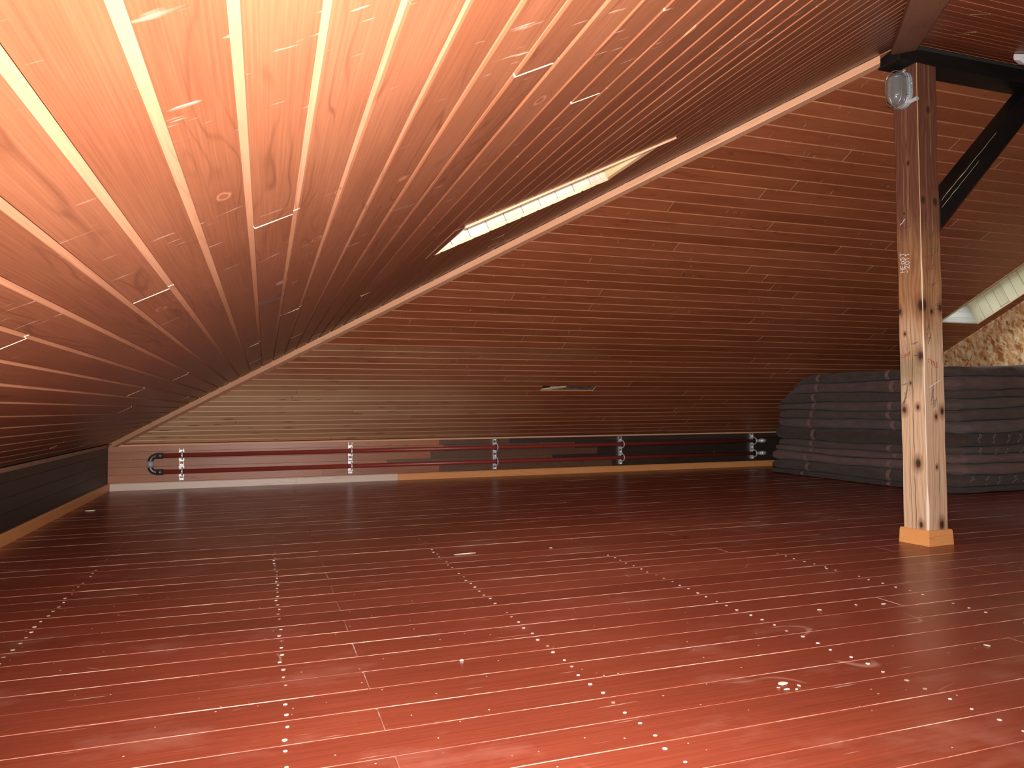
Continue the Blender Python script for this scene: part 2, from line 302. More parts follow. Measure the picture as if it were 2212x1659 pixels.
def mk_post():
    """old timber: dark stain left on the upper part, worn to bare wood below; knots, cracks, greenish grime"""
    s = NT('worn_post_timber'); u, v, w = s.uv(); p = s.pos(); x, y, z = s.xyz(p)
    n1 = s.noise(s.vec(s.math('MULTIPLY', u, 2.2), s.math('MULTIPLY', v, 9.0), 0.0), 1.0, 4.0, 0.6)
    warp = s.noise(s.vec(s.math('MULTIPLY', u, 1.6), s.math('MULTIPLY', v, 6.0), 7.0), 1.0, 2.0, 0.5)
    rings = s.math('PINGPONG', s.math('ADD', s.math('MULTIPLY', v, 75.0), s.math('MULTIPLY', warp, 12.0)), 1.0)
    fine = s.noise(s.vec(s.math('MULTIPLY', u, 4.0), s.math('MULTIPLY', v, 210.0), 1.0), 1.0, 3.0, 0.6)
    g = s.math('ADD', s.math('MULTIPLY', rings, 0.26), s.math('MULTIPLY', fine, 0.62))
    bare = s.ramp(g, [(0.1, (0.34, 0.155, 0.080)), (0.35, (0.60, 0.37, 0.225)), (0.8, (0.76, 0.53, 0.36))])
    old = s.ramp(g, [(0.1, (0.10, 0.034, 0.019)), (0.5, (0.165, 0.060, 0.034)), (0.9, (0.24, 0.10, 0.060))])
    lvl = s.math('ADD', z, s.math('MULTIPLY', s.math('SUBTRACT', n1, 0.5), 0.9))
    tan_ = s.ramp(g, [(0.1, (0.20, 0.078, 0.030)), (0.45, (0.38, 0.175, 0.075)), (0.85, (0.55, 0.30, 0.15))])
    c = s.mix(s.mapr(lvl, 1.05, 1.40), bare, tan_)
    c = s.mix(s.mapr(lvl, 1.55, 1.95), c, old)
    grime = s.math('MULTIPLY', s.mapr(s.math('ABSOLUTE', s.math('SUBTRACT', s.math('ADD', z, s.math('MULTIPLY', n1, 0.2)), 1.12)), 0.03, 0.17, 1.0, 0.0), s.mapr(v, 0.085, 0.10, 0.0, 1.0))
    c = s.mix(s.math('MULTIPLY', grime, 0.55), c, (0.13, 0.125, 0.055))
    wob_ = s.math('MULTIPLY', s.math('SUBTRACT', s.noise(s.vec(s.math('MULTIPLY', u, 3.5), 0.0, 4.0), 1.0, 3.0), 0.5), 0.035)
    for vk_, wd_ in ((0.158, 0.0016), (0.018, 0.0013), (0.185, 0.0008), (-0.02, 0.0007)):
        ln_ = s.math('ABSOLUTE', s.math('SUBTRACT', s.math('SUBTRACT', v, vk_), wob_))
        gate_ = s.mapr(s.noise(s.vec(s.math('MULTIPLY', u, 2.3), vk_ * 90.0, 1.0), 1.0, 2.0), 0.40, 0.50)
        c = s.mix(s.math('MULTIPLY', s.mapr(ln_, wd_ * 2.0, wd_ * 4.5, 0.45, 0.0), gate_), c, (0.66, 0.42, 0.22))
        c = s.mix(s.math('MULTIPLY', s.mapr(ln_, wd_, wd_ * 2.0, 0.9, 0.0), gate_), c, (0.10, 0.040, 0.020))
    # knots where the photograph shows them: (height, v on the unrolled face, radius)
    rad = None
    for zk_, vk_, rk_ in ((1.085, 0.103, .017), (0.775, 0.217, .014), (0.79, 0.128, .009), (0.765, 0.055, .014), (0.735, 0.005, .010), (0.465, 0.135, .016), (0.445, 0.000, .007),
                          (0.115, 0.125, .012), (0.115, 0.030, .016), (1.375, 0.090, .024), (1.375, -0.07, .026), (1.355, 0.232, .012), (1.365, 0.062, .015), (1.34, -0.01, .010),
                          (1.985, -0.055, .020), (1.985, 0.045, .018), (2.525, 0.005, .018), (1.93, 0.185, .008), (0.93, 0.17, .006), (1.22, 0.20, .006), (2.22, 0.15, .010)):
        du = s.math('DIVIDE', s.math('SUBTRACT', u, zk_), rk_ * 1.9); dv = s.math('DIVIDE', s.math('SUBTRACT', v, vk_), rk_ * 1.25)
        d_ = s.math('SQRT', s.math('ADD', s.math('MULTIPLY', du, du), s.math('MULTIPLY', dv, dv)))
        rad = d_ if rad is None else s.math('MINIMUM', rad, d_)
    rad = s.math('ADD', rad, s.math('MULTIPLY', s.math('SUBTRACT', fine, 0.5), 0.7))
    rad = s.math('ADD', rad, s.math('MULTIPLY', s.math('SUBTRACT', n1, 0.5), 1.0))
    c = s.mix(s.mapr(rad, 0.8, 2.3, 0.75, 0.0), c, (0.20, 0.080, 0.036))
    c = s.mix(s.mapr(rad, 0.45, 0.95, 1.0, 0.0), c, (0.060, 0.024, 0.016))
    s.bump(g, 0.25, 0.002)
    return s.done(c, 0.58, 0.35)
M['post'] = mk_post()
def mk_arris():
    s = NT('worn_post_arris'); z = s.xyz(s.pos())[2]
    n_ = s.noise(s.pos(), 9.0, 4.0, 0.6)
    c = s.mix(s.mapr(s.math('ADD', z, n_), 1.7, 2.6), (0.78, 0.60, 0.46), (0.50, 0.30, 0.12))
    return s.done(c, 0.6, 0.3)
M['arris'] = mk_arris()

def mk_glass():
    s = NT('skylight_glass')
    tr = s.n('ShaderNodeBsdfTransparent'); tr.inputs[0].default_value = (0.9, 0.93, 0.92, 1)
    gl = s.n('ShaderNodeBsdfGlossy'); gl.inputs['Roughness'].default_value = 0.03
    fr = s.n('ShaderNodeFresnel'); fr.inputs[0].default_value = 1.5
    mx = s.n('ShaderNodeMixShader')
    s.t.links.new(fr.outputs[0], mx.inputs[0]); s.t.links.new(tr.outputs[0], mx.inputs[1]); s.t.links.new(gl.outputs[0], mx.inputs[2])
    s.t.links.new(mx.outputs[0], s.out.inputs[0])
    return s.mat
M['glass'] = mk_glass()
def mk_lampglass():
    s = NT('frosted_lamp_glass'); n_ = s.noise(s.objc(), 25.0, 3.0)
    s.b.inputs['Transmission Weight'].default_value = 0.35
    s.bump(n_, 0.1, 0.002)
    return s.done(s.mix(n_, (0.20, 0.20, 0.20), (0.34, 0.34, 0.34)), 0.16, 0.6)
M['lampglass'] = mk_lampglass()

# ------------------------------------------------------------------ mesh helpers
class MB:
    def __init__(s): s.v = []; s.f = []; s.mi = []; s.uv = []
    def add(s, vs, fs, mi=0, uvs=None):
        o = len(s.v); s.v += [tuple(x) for x in vs]
        s.uv += uvs if uvs else [(x[0] + x[1], x[2]) for x in vs]
        for i, f in enumerate(fs):
            s.f.append(tuple(o + k for k in f)); s.mi.append(mi[i] if isinstance(mi, list) else mi)
    def box(s, lo, hi, mi=0):
        x0, y0, z0 = lo; x1, y1, z1 = hi
        vs = [(x0, y0, z0), (x1, y0, z0), (x1, y1, z0), (x0, y1, z0), (x0, y0, z1), (x1, y0, z1), (x1, y1, z1), (x0, y1, z1)]
        s.add(vs, [(0, 3, 2, 1), (4, 5, 6, 7), (0, 1, 5, 4), (1, 2, 6, 5), (2, 3, 7, 6), (3, 0, 4, 7)], mi)
    def tube(s, pts, r, n=8, mi=0, caps=True, closed=False):
        pts = [V(p) for p in pts]; k = len(pts); rs = r if isinstance(r, list) else [r] * k
        o = len(s.v); up = None
        for i, p in enumerate(pts):
            a = pts[i - 1] if (i > 0 or closed) else p
            b = pts[(i + 1) % k] if (i < k - 1 or closed) else p
            t = (b - a); t = t.normalized() if t.length > 1e-9 else V((0, 0, 1))
            if up is None: up = t.orthogonal().normalized()
            up = (up - t * up.dot(t)); up = up.normalized() if up.length > 1e-6 else t.orthogonal().normalized()
            sd = t.cross(up)
            for j in range(n):
                an = 2 * math.pi * j / n
                q = p + (up * math.cos(an) + sd * math.sin(an)) * rs[i]
                s.v.append(tuple(q)); s.uv.append((i * 0.05, j / n * 0.1))
        for i in range(k if closed else k - 1):
            for j in range(n):
                a, b = i * n + j, i * n + (j + 1) % n; c, d = ((i + 1) % k) * n + (j + 1) % n, ((i + 1) % k) * n + j
                s.f.append((o + a, o + b, o + c, o + d)); s.mi.append(mi)
        if caps and not closed:
            s.f.append(tuple(o + j for j in reversed(range(n)))); s.mi.append(mi)
            s.f.append(tuple(o + (k - 1) * n + j for j in range(n))); s.mi.append(mi)
    def build(s, name, mats, parent=None, smooth=False, bevel=0.0):
        me = bpy.data.meshes.new(name); me.from_pydata(s.v, [], s.f)
        for m_ in (mats if isinstance(mats, list) else [mats]): me.materials.append(M[m_] if isinstance(m_, str) else m_)
        me.polygons.foreach_set('material_index', s.mi)
        lay = me.uv_layers.new(name='UVMap')
        for lp in me.loops: lay.data[lp.index].uv = s.uv[lp.vertex_index]
        if smooth: me.polygons.foreach_set('use_smooth', [True] * len(me.polygons))
        me.update()
        o = bpy.data.objects.new(name, me); COL.objects.link(o)
        if parent: o.parent = parent
        if bevel:
            b = o.modifiers.new('bevel', 'BEVEL'); b.width = bevel; b.segments = 2; b.limit_method = 'ANGLE'
        return o

def tag(o, label=None, cat=None, group=None, kind=None):
    if label: o['label'] = label
    if cat: o['category'] = cat
    if group: o['group'] = group
    if kind: o['kind'] = kind
    return o
def empty(name, loc=(0, 0, 0)):
    o = bpy.data.objects.new(name, None); o.empty_display_size = 0.1
    COL.objects.link(o); o.location = loc; return o

class Frame:
    """u along the boards, v across, w towards the room"""
    def __init__(s, o, u, v): s.o, s.u, s.v = V(o), V(u), V(v); s.n = s.u.cross(s.v)
    def p(s, u, v, w=0.0): return s.o + s.u * u + s.v * v + s.n * w
def prism(mb, fr, prof, ua, ub, mis, end_mi=1):
    """profile [(v, w)...] swept from u=ua(v) to u=ub(v)"""
    k = len(prof); vs = []; uv = []
    for side in (ua, ub):
        for (v, w) in prof:
            u = side(v) if callable(side) else side
            vs.append(fr.p(u, v, w)); uv.append((u, v + (0.0 if w > -0.003 else w)))
    fs = [(i, k + i, k + (i + 1) % k, (i + 1) % k) for i in range(k)]
    fs += [tuple(range(k)), tuple(reversed(range(k, 2 * k)))]
    mb.add(vs, fs, list(mis) + [end_mi, end_mi], uv)

FR_L = Frame((L, 0, ZK), (0, 1, 0), (CP, 0, SP))
FR_B = Frame((0, D, ZK), (1, 0, 0), (0, -CP, SP))
FR_F = Frame((0, YF, ZK), (-1, 0, 0), (0, CP, SP))
FR_FL = Frame((0, 0, 0), (1, 0, 0), (0, 1, 0))
FR_WB = Frame((0, D, 0), (1, 0, 0), (0, 0, 1))
FR_WL = Frame((L, 0, 0), (0, 1, 0), (0, 0, 1))
SLEN = RUN / CP

def ceiling_board(fr, v0, v1, ua, ub, parent, tongue=True):
    w = v1 - v0; mb = MB(); TH, TD, TW = 0.014, 0.0058, (0.0150 if fr is FR_L else 0.0100)
    tilt = rnd.uniform(-0.0006, 0.0006)
    if tongue and w > 0.05:
        prof = [(v0, tilt), (v1 - TW, -tilt), (v1 - TW - 0.0012, -TD), (v1, -TD), (v1, -TH), (v0, -TH)]
        prism(mb, fr, prof, ua, ub, [0, 1, 1, 1, 0, 0], 2)
    else:
        prof = [(v0, 0), (v1, 0), (v1, -TH), (v0, -TH)]
        prism(mb, fr, prof, ua, ub, [0, 1, 0, 1], 2)
    return mb.build('board', ['stain', 'tongue', 'rawend'] if fr is FR_L else ['stain_back', 'tongue_back', 'rawend'], parent)

def course(fr, v0, v1, ua, ub, joints, holes, parent):
    """one course of boards from ua(v) to ub(v), broken at butt joints and around openings (u0,u1,v0,v1)"""
    ivs = [(ua, ub, v0, v1)]
    for (h0, h1, hv0, hv1) in holes:
        if hv1 <= v0 + 1e-6 or hv0 >= v1 - 1e-6: continue
        new = []
        for (a, b, p, q) in ivs:
            new += [(a, h0, p, q), (h1, b, p, q)]
            if hv0 > p + 0.004: new.append((h0, h1, p, hv0))
            if hv1 < q - 0.004: new.append((h0, h1, hv1, q))
        ivs = new
    for (a, b, p, q) in ivs:
        lo = max(a(p), a(q)) if callable(a) else a; hi = min(b(p), b(q)) if callable(b) else b
        if (max(b(p), b(q)) if callable(b) else b) - (min(a(p), a(q)) if callable(a) else a) < 0.02: continue
        cuts = [j for j in sorted(joints) if lo + 0.12 < j < hi - 0.12]
        ends = [a] + cuts + [b]
        for i in range(len(ends) - 1):
            gp = 0.0034 if fr is FR_L else 0.0014
            x = ends[i] + gp if i > 0 else ends[i]; y = ends[i + 1] - gp if i < len(ends) - 2 else ends[i + 1]
            ceiling_board(fr, p, q, x, y, parent, tongue=(p == v0 and q == v1))

def backing(name, fr, outer, holes, parent, mat='void', off=-0.024):
    polys = [[V((u, v, 0)) for u, v in outer]] + [[V((a, c, 0)), V((a, d, 0)), V((b, d, 0)), V((b, c, 0))] for a, b, c, d in holes]
    flat = [p for pl in polys for p in pl]; mb = MB()
    vs = [fr.p(p.x, p.y, off) for p in flat]
    fs = [tuple(t) for t in tessellate_polygon(polys)]
    mb.add(vs, fs, 0, [(p.x, p.y) for p in flat])
    return mb.build(name, mat, parent)

# ------------------------------------------------------------------ skylight openings (u0,u1,v0,v1 in slope coordinates)
SK1 = (3.080, 3.712, 2.587, 3.712)                       # left slope: u = y
SK2 = (6.690, 7.240, (D - 5.76) / CP, (D - 5.76) / CP + 1.12)   # back slope: u = x

# ------------------------------------------------------------------ ceiling
ceiling = tag(empty('ceiling', (XA, YA, ZA)), 'hipped attic ceiling clad in reddish brown stained boards with pale grooves', 'ceiling', kind='structure')
ceiling.location = (0, 0, 0)
sl = backing('roof_slope', FR_L, [(YF - 0.05, -0.03), (YA, SLEN + 0.02), (D + 0.05, -0.03)], [SK1], ceiling)
sb = backing('roof_slope', FR_B, [(L - 0.05, -0.03), (XR + 0.1, -0.03), (XR + 0.1, SLEN + 0.02), (XA, SLEN + 0.02)], [SK2], ceiling)
sf = backing('roof_slope', FR_F, [(-XR - 0.1, -0.03), (-L + 0.05, -0.03), (-XA, SLEN + 0.02), (-XR - 0.1, SLEN + 0.02)], [], ceiling)
# outer roof skin keeps the attic dark
for fr, out, hole, nm in ((FR_L, [(YF - 0.3, -0.3), (YA, SLEN + 0.3), (D + 0.3, -0.3)], SK1, 'roof_skin'),
                      (FR_B, [(L - 0.3, -0.3), (XR + 0.3, -0.3), (XR + 0.3, SLEN + 0.1), (XA - 0.1, SLEN + 0.1)], SK2, 'roof_skin'),
                      (FR_F, [(-XR - 0.3, -0.3), (-L + 0.3, -0.3), (-XA + 0.1, SLEN + 0.1), (-XR - 0.3, SLEN + 0.1)], None, 'roof_skin')):
    g = 0.02
    backing(nm, fr, out, [(hole[0] - g, hole[1] + g, hole[2] - g, hole[3] + g)] if hole else [], ceiling, 'outer', -0.10)

BL, BB = 0.1005, 0.1091
LJ = [(1.674, 1.622), (1.38, 1.890), (1.09, 1.815), (1.19, 4.317), (0.99, 4.08), (1.61, 4.322), (1.795, 3.466), (1.92, 5.022),
      (2.165, 1.236), (2.325, 4.21), (2.465, 1.60)]
def rand_joints(lo, hi, step=(2.2, 4.4)):
    r, x = [], lo + rnd.uniform(0.6, 3.4)
    while x < hi: r.append(x); x += rnd.uniform(*step)
    return r
hipA = lambda v: YF + v * CP + 0.004; hipB = lambda v: D - v * CP - 0.004
v = 0.0215 - BL
k = 0
while v < SLEN - 0.03:
    a, b = max(v, 0.004), min(v + BL, SLEN - 0.03)
    js = [j for (s_, j) in LJ if a <= s_ < b]
    js = js + [j for j in (rand_joints(4.6, 9.0) if js else rand_joints(YF, 1.2) if rnd.random() < 0.35 else rand_joints(3.6, 9)) if all(abs(j - q) > 0.8 for q in js)]
    course(FR_L, a, b, hipA, hipB, js, [SK1], sl)
    v += BL
BJ = [(4.29, 3.418), (4.07, 2.773), (2.12, 2.67), (1.16, 2.625)]
hipC = lambda v: L + v * CP + 0.004
v = 0.078 - BB
HOLE_X0, HOLE_X1, HOLE_V = 2.74, 3.355, None
while v < SLEN - 0.03:
    a, b = max(v, 0.004), min(v + BB, SLEN - 0.03)
    js = [j for (s_, j) in BJ if a <= s_ < b]
    js = js + [j for j in rand_joints(L + a, XR, (3.0, 4.6)) if all(abs(j - q) > 1.0 for q in js)]
    holes = [SK2]
    if a <= 1.268 < b:
        HOLE_V = (a, b); js = []
        holes.append((HOLE_X0, HOLE_X1, a, b))
    course(FR_B, a, b, hipC, XR - 0.004, js, holes, sb)
    v += BB
hipE = lambda v: -L - v * CP - 0.004
v = 0.05
while v < SLEN - 0.03:
    a, b = v, min(v + BB, SLEN - 0.03)
    course(FR_F, a, b, -XR + 0.004, hipE, rand_joints(-XR, -L, (3.0, 4.6)) if v > 3.6 else [], [], sf)
    v += BB

# the missing piece of board: cavity with torn foil and a splintered tongue
hv0, hv1 = HOLE_V
mb = MB(); nx, ny = 22, 5; vs = []
for i in range(nx):
    for j in range(ny):
        u = HOLE_X0 + 0.10 + (HOLE_X1 - HOLE_X0 - 0.11) * i / (nx - 1); v_ = hv0 + 0.012 + (hv1 - hv0 - 0.02) * j / (ny - 1)
        vs.append(FR_B.p(u, v_, -0.013 + 0.011 * noise.noise(V((u * 26, v_ * 40, 2.0)))))
mb.add(vs, [(i * ny + j, (i + 1) * ny + j, (i + 1) * ny + j + 1, i * ny + j + 1) for i in range(nx - 1) for j in range(ny - 1)])
tag(mb.build('torn_foil', 'foil', sb), 'crumpled silver foil in the gap')
mb = MB()
sh = [(HOLE_X0 + 0.01, hv0 + 0.030), (HOLE_X0 + 0.09, hv0 + 0.020), (HOLE_X0 + 0.25, hv0 + 0.062), (HOLE_X0 + 0.272, hv0 + 0.100), (HOLE_X0 + 0.11, hv0 + 0.060)]
mb.add([FR_B.p(a, b, -0.001) for a, b in sh] + [FR_B.p(a, b, -0.010) for a, b in sh],
       [tuple(range(5)), tuple(reversed(range(5, 10)))] + [(i, i + 5, (i + 1) % 5 + 5, (i + 1) % 5) for i in range(5)])
tag(mb.build('splinter', 'rawend', sb), 'pale splintered board end')

# ------------------------------------------------------------------ skylights
def skylight(name, fr, hole, label, mats, lath_edges, plank=0.115, depth=0.30):
    u0, u1, v0, v1 = hole
    root = tag(empty(name, fr.p((u0 + u1) / 2, (v0 + v1) / 2, 0)), label, 'skylight', kind='structure')
    bpy.context.view_layer.update()
    inv = root.matrix_world.inverted()
    def fin(o): o.parent = root; o.matrix_parent_inverse = inv; return o
    T = 0.016
    msL, msR, mtop, mbot = mats
    # jamb linings made of short planks
    for side, mt in ((0, msL), (1, msR)):
        x0 = u0 - T if side == 0 else u1; x1 = u0 if side == 0 else u1 + T
        n_ = max(2, round((v1 - v0) / plank)); w = (v1 - v0) / n_
        for i in range(n_):
            mb = MB(); a, b = v0 + i * w + 0.0022, v0 + (i + 1) * w - 0.0022
            jut = rnd.uniform(0, 0.0018)
            mb.add([fr.p(x, y, z) for z in (-depth, -0.002) for x, y in ((x0 + (jut if side else 0), a), (x1 - (0 if side else jut), a), (x1 - (0 if side else jut), b), (x0 + (jut if side else 0), b))],
                   [(0, 3, 2, 1), (4, 5, 6, 7), (0, 1, 5, 4), (1, 2, 6, 5), (2, 3, 7, 6), (3, 0, 4, 7)], 0,
                   [(z, y) for z in (-depth, 0) for y in (a, a, b, b)])
            fin(mb.build('lining_plank', mt))
    for end, mt in ((0, mbot), (1, mtop)):
        y0 = v0 - T if end == 0 else v1; y1 = v0 if end == 0 else v1 + T
        n_ = 4; w = depth / n_
        for i in range(n_):
            mb = MB(); a, b = -depth + i * w + 0.001, -depth + (i + 1) * w - 0.001
            mb.add([fr.p(x, y, z) for z in (a, min(b, -0.002)) for x, y in ((u0 - T, y0), (u1 + T, y0), (u1 + T, y1), (u0 - T, y1))],
                   [(0, 3, 2, 1), (4, 5, 6, 7), (0, 1, 5, 4), (1, 2, 6, 5), (2, 3, 7, 6), (3, 0, 4, 7)], 0,
                   [(x, z) for z in (a, b) for x in (u0, u1, u1, u0)])
            fin(mb.build('lining_plank', mt))
    # added unseen curb: keeps sky light out of the gaps between lining planks
    for (a, b, c, d) in ((u0 - T - 0.03, u0 - T - 0.004, v0 - T - 0.03, v1 + T + 0.03), (u1 + T + 0.004, u1 + T + 0.03, v0 - T - 0.03, v1 + T + 0.03),
                         (u0 - T - 0.004, u1 + T + 0.004, v0 - T - 0.03, v0 - T - 0.004), (u0 - T - 0.004, u1 + T + 0.004, v1 + T + 0.004, v1 + T + 0.03)):
        mb = MB()
        mb.add([fr.p(x, y, z) for z in (-depth - 0.03, -0.025) for x, y in ((a, c), (b, c), (b, d), (a, d))],
               [(0, 3, 2, 1), (4, 5, 6, 7), (0, 1, 5, 4), (1, 2, 6, 5), (2, 3, 7, 6), (3, 0, 4, 7)])
        fin(mb.build('light_stop_board', 'void'))
    # sash frame and pane at the outer end
    fw = 0.05
    for (a, b, c, d) in ((u0, u0 + fw, v0, v1), (u1 - fw, u1, v0, v1), (u0 + fw, u1 - fw, v0, v0 + fw), (u0 + fw, u1 - fw, v1 - fw, v1)):
        mb = MB()
        mb.add([fr.p(x, y, z) for z in (-depth - 0.03, -depth + 0.012) for x, y in ((a, c), (b, c), (b, d), (a, d))],
               [(0, 3, 2, 1), (4, 5, 6, 7), (0, 1, 5, 4), (1, 2, 6, 5), (2, 3, 7, 6), (3, 0, 4, 7)])
        fin(mb.build('sash_rail', 'lining'))
    mb = MB(); mb.add([fr.p(x, y, z) for z in (-depth - 0.018, -depth - 0.012) for x, y in ((u0 + fw, v0 + fw), (u1 - fw, v0 + fw), (u1 - fw, v1 - fw), (u0 + fw, v1 - fw))],
                      [(0, 3, 2, 1), (4, 5, 6, 7), (0, 1, 5, 4), (1, 2, 6, 5), (2, 3, 7, 6), (3, 0, 4, 7)])
    fin(mb.build('pane', 'glass'))
    for (a, b, c, d, mt) in lath_edges:
        mb = MB()
        mb.add([fr.p(x, y, z) for z in (0.0004, 0.0095) for x, y in ((a, c), (b, c), (b, d), (a, d))],
               [(0, 3, 2, 1), (4, 5, 6, 7), (0, 1, 5, 4), (1, 2, 6, 5), (2, 3, 7, 6), (3, 0, 4, 7)], 0,
               [(y, x) for z in (0, 1) for x, y in ((a, c), (b, c), (b, d), (a, d))])
        fin(mb.build('edge_lath', mt))
    return root
a, b, c, d = SK1
skylight('window_1', FR_L, SK1, 'narrow skylight with pale board lining, set in the slope above the dark knee wall', ('liningpink', 'liningpink', 'liningyellow', 'liningpink'),
         [(a - 0.018, a, c - 0.01, d + 0.05, 'lath')])
a, b, c, d = SK2
skylight('window_2', FR_B, SK2, 'skylight with whitewashed plank reveals beside the chipboard wall', ('lining', 'lining', 'lining', 'limewash'),
         [(a - 0.012, a, c - 0.01, d + 0.02, 'liningyellow')], 0.10)

# ------------------------------------------------------------------ walls
def plank_wall(name, fr, u0, u1, z0, z1, n_, mat, label, joints=()):
    root = MB(); TH = 0.018
    prism(root, fr, [(-0.2, -TH - 0.001), (z1 + 0.10, -TH - 0.001), (z1 + 0.10, -0.10), (-0.2, -0.10)], u0 - 0.1, u1 + 0.1, [0] * 4, 0)
    o = root.build(name, 'void'); tag(o, label, 'wall', kind='structure')
    h = (z1 - z0) / n_
    for i in range(n_):
        a, b = z0 + i * h, z0 + (i + 1) * h - 0.0006
        cs = [u0] + sorted(j for j in (joints[i] if i < len(joints) else []) if u0 < j < u1) + [u1]
        for q in range(len(cs) - 1):
            mb = MB(); c_ = 0.0014
            prof = [(a, -c_), (a + c_, 0), (b - c_, 0), (b, -c_), (b, -TH), (a, -TH)]
            prism(mb, fr, prof, cs[q] + (0.001 if q else 0), cs[q + 1], [0, 0, 0, 0, 0, 0], 0)
            mt = mat if not isinstance(mat, tuple) else mat[0] if cs[q + 1] < 2.0 else mat[1] if cs[q + 1] < 4.2 else mat[2]  # board colour steps darker to the right, standing in for shade
            mb.build('plank', mt, o)
    return o
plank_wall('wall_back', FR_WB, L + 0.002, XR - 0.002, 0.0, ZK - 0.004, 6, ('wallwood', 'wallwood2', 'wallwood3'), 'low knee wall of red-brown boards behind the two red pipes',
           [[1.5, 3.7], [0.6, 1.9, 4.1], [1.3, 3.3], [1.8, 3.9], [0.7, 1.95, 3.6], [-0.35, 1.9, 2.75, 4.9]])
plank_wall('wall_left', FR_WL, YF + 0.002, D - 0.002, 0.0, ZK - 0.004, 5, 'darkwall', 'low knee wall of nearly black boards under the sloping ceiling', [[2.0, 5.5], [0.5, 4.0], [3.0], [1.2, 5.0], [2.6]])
mb = MB(); mb.box((L - 0.1, YF - 0.12, -0.05), (XR + 0.1, YF - 0.002, ZK + 0.06))
tag(mb.build('wall_front', 'wallwood'), 'low knee wall facing the piped wall', 'wall', kind='structure')
mb = MB()
prof = [(YF, 0.0), (D, 0.0), (D, ZK), (YA, ZA), (YF, ZK)]
n5 = len(prof)
mb.add([(XR, y, z) for y, z in prof] + [(XR + 0.1, y, z) for y, z in prof],
       [tuple(reversed(range(n5))), tuple(range(n5, 2 * n5))] + [(i, (i + 1) % n5, (i + 1) % n5 + n5, i + n5) for i in range(n5)])
tag(mb.build('wall_right', 'osb'), 'chipboard end wall of coarse golden flakes', 'wall', kind='structure')

# ------------------------------------------------------------------ floor
FW, FY0 = 0.1431, 2.563
mb = MB(); mb.box((L - 0.1, YF - 0.1, -0.12), (XR + 0.1, D + 0.1, -0.021))
floor = tag(mb.build('floor', 'void'), 'glossy red-brown painted plank floor with pale worn joints', 'floor', kind='structure')
k0 = int(math.floor((YF - FY0) / FW))
k = k0
while FY0 + k * FW < D - 0.01:
    a, b = max(FY0 + k * FW + 0.0006, YF + 0.002), min(FY0 + (k + 1) * FW - 0.0006, D - 0.002)
    if b - a > 0.02:
        odd = k % 2 != 0
        js = [0.285, 4.58] if odd else [2.42, 6.70]
        if k % 4 == 0: js = [2.42 + 0.858, 6.70]
        c_ = 0.0010
        ends = [L + 0.002] + js + [XR - 0.002]
        for q in range(3):
            mb = MB(); dz = rnd.uniform(-0.0005, 0.0005)
            ua, ub = ends[q] + (0.0008 if q else 0), ends[q + 1] - (0.0008 if q < 2 else 0)
            prof = [(a, -0.004), (a + c_, dz), (b - c_, dz), (b, -0.004), (b, -0.02), (a, -0.02)]
            prism(mb, FR_FL, prof, ua, ub, [1, 0, 1, 1, 0, 1], 1)
            if q:   # worn end edge
                vs = [FR_FL.p(ua, a + c_, dz + 0.0003), FR_FL.p(ua + 0.003, a + c_, dz + 0.0003), FR_FL.p(ua + 0.003, b - c_, dz + 0.0003), FR_FL.p(ua, b - c_, dz + 0.0003)]
                mb.add(vs, [(0, 1, 2, 3)], 1)
            mb.build('floor_plank', ['floor', 'flooredge'], floor)
    k += 1
# nail heads in pairs over the joists
nm_ = MB(); n_ = 10
ring = [(0.0062 * math.cos(2 * math.pi * i / n_), 0.0062 * math.sin(2 * math.pi * i / n_)) for i in range(n_)]
nm_.add([(x, y, 0.0004) for x, y in ring] + [(x * 1.05, y * 1.05, -0.003) for x, y in ring], [tuple(range(n_))] + [(i, i + n_, (i + 1) % n_ + n_, (i + 1) % n_) for i in range(n_)])
near, far = [], []
for jx in (-0.802, 0.054, 0.898, 1.769, 2.64, 3.50, 4.36, 5.22):
    kk = k0
    while FY0 + kk * FW < D - 0.1:
        y0 = FY0 + kk * FW
        for off in (0.034, 0.107):
            if rnd.random() < (0.93 if jx < 2 else 0.8):
                x_, y_ = jx + rnd.uniform(-0.007, 0.007), y0 + off + rnd.uniform(-0.005, 0.005)
                if jx > 2.2 and math.hypot(x_, y_) > 5.2: continue
                if y_ > 0.8: (near if math.hypot(x_, y_) < 4.2 else far).append((x_, y_, rnd.uniform(0.75, 1.15)))
        kk += 1
proto = nm_.build('nail_head', 'nail', floor)
for i, (x_, y_, s_) in enumerate(near[:295]):
    o = proto if i == 0 else proto.copy()
    if i: COL.objects.link(o); o.parent = floor
    o.location = (x_, y_, 0.0005); o.scale = (s_, s_ * rnd.uniform(0.75, 1), 1)
mb = MB()
for (x_, y_, s_) in far + near[295:]:
    mb.add([(x_ + x * s_, y_ + y * s_, 0.0009) for x, y in ring], [tuple(range(n_))])
tag(mb.build('nail_heads', 'nail', floor), kind='stuff')

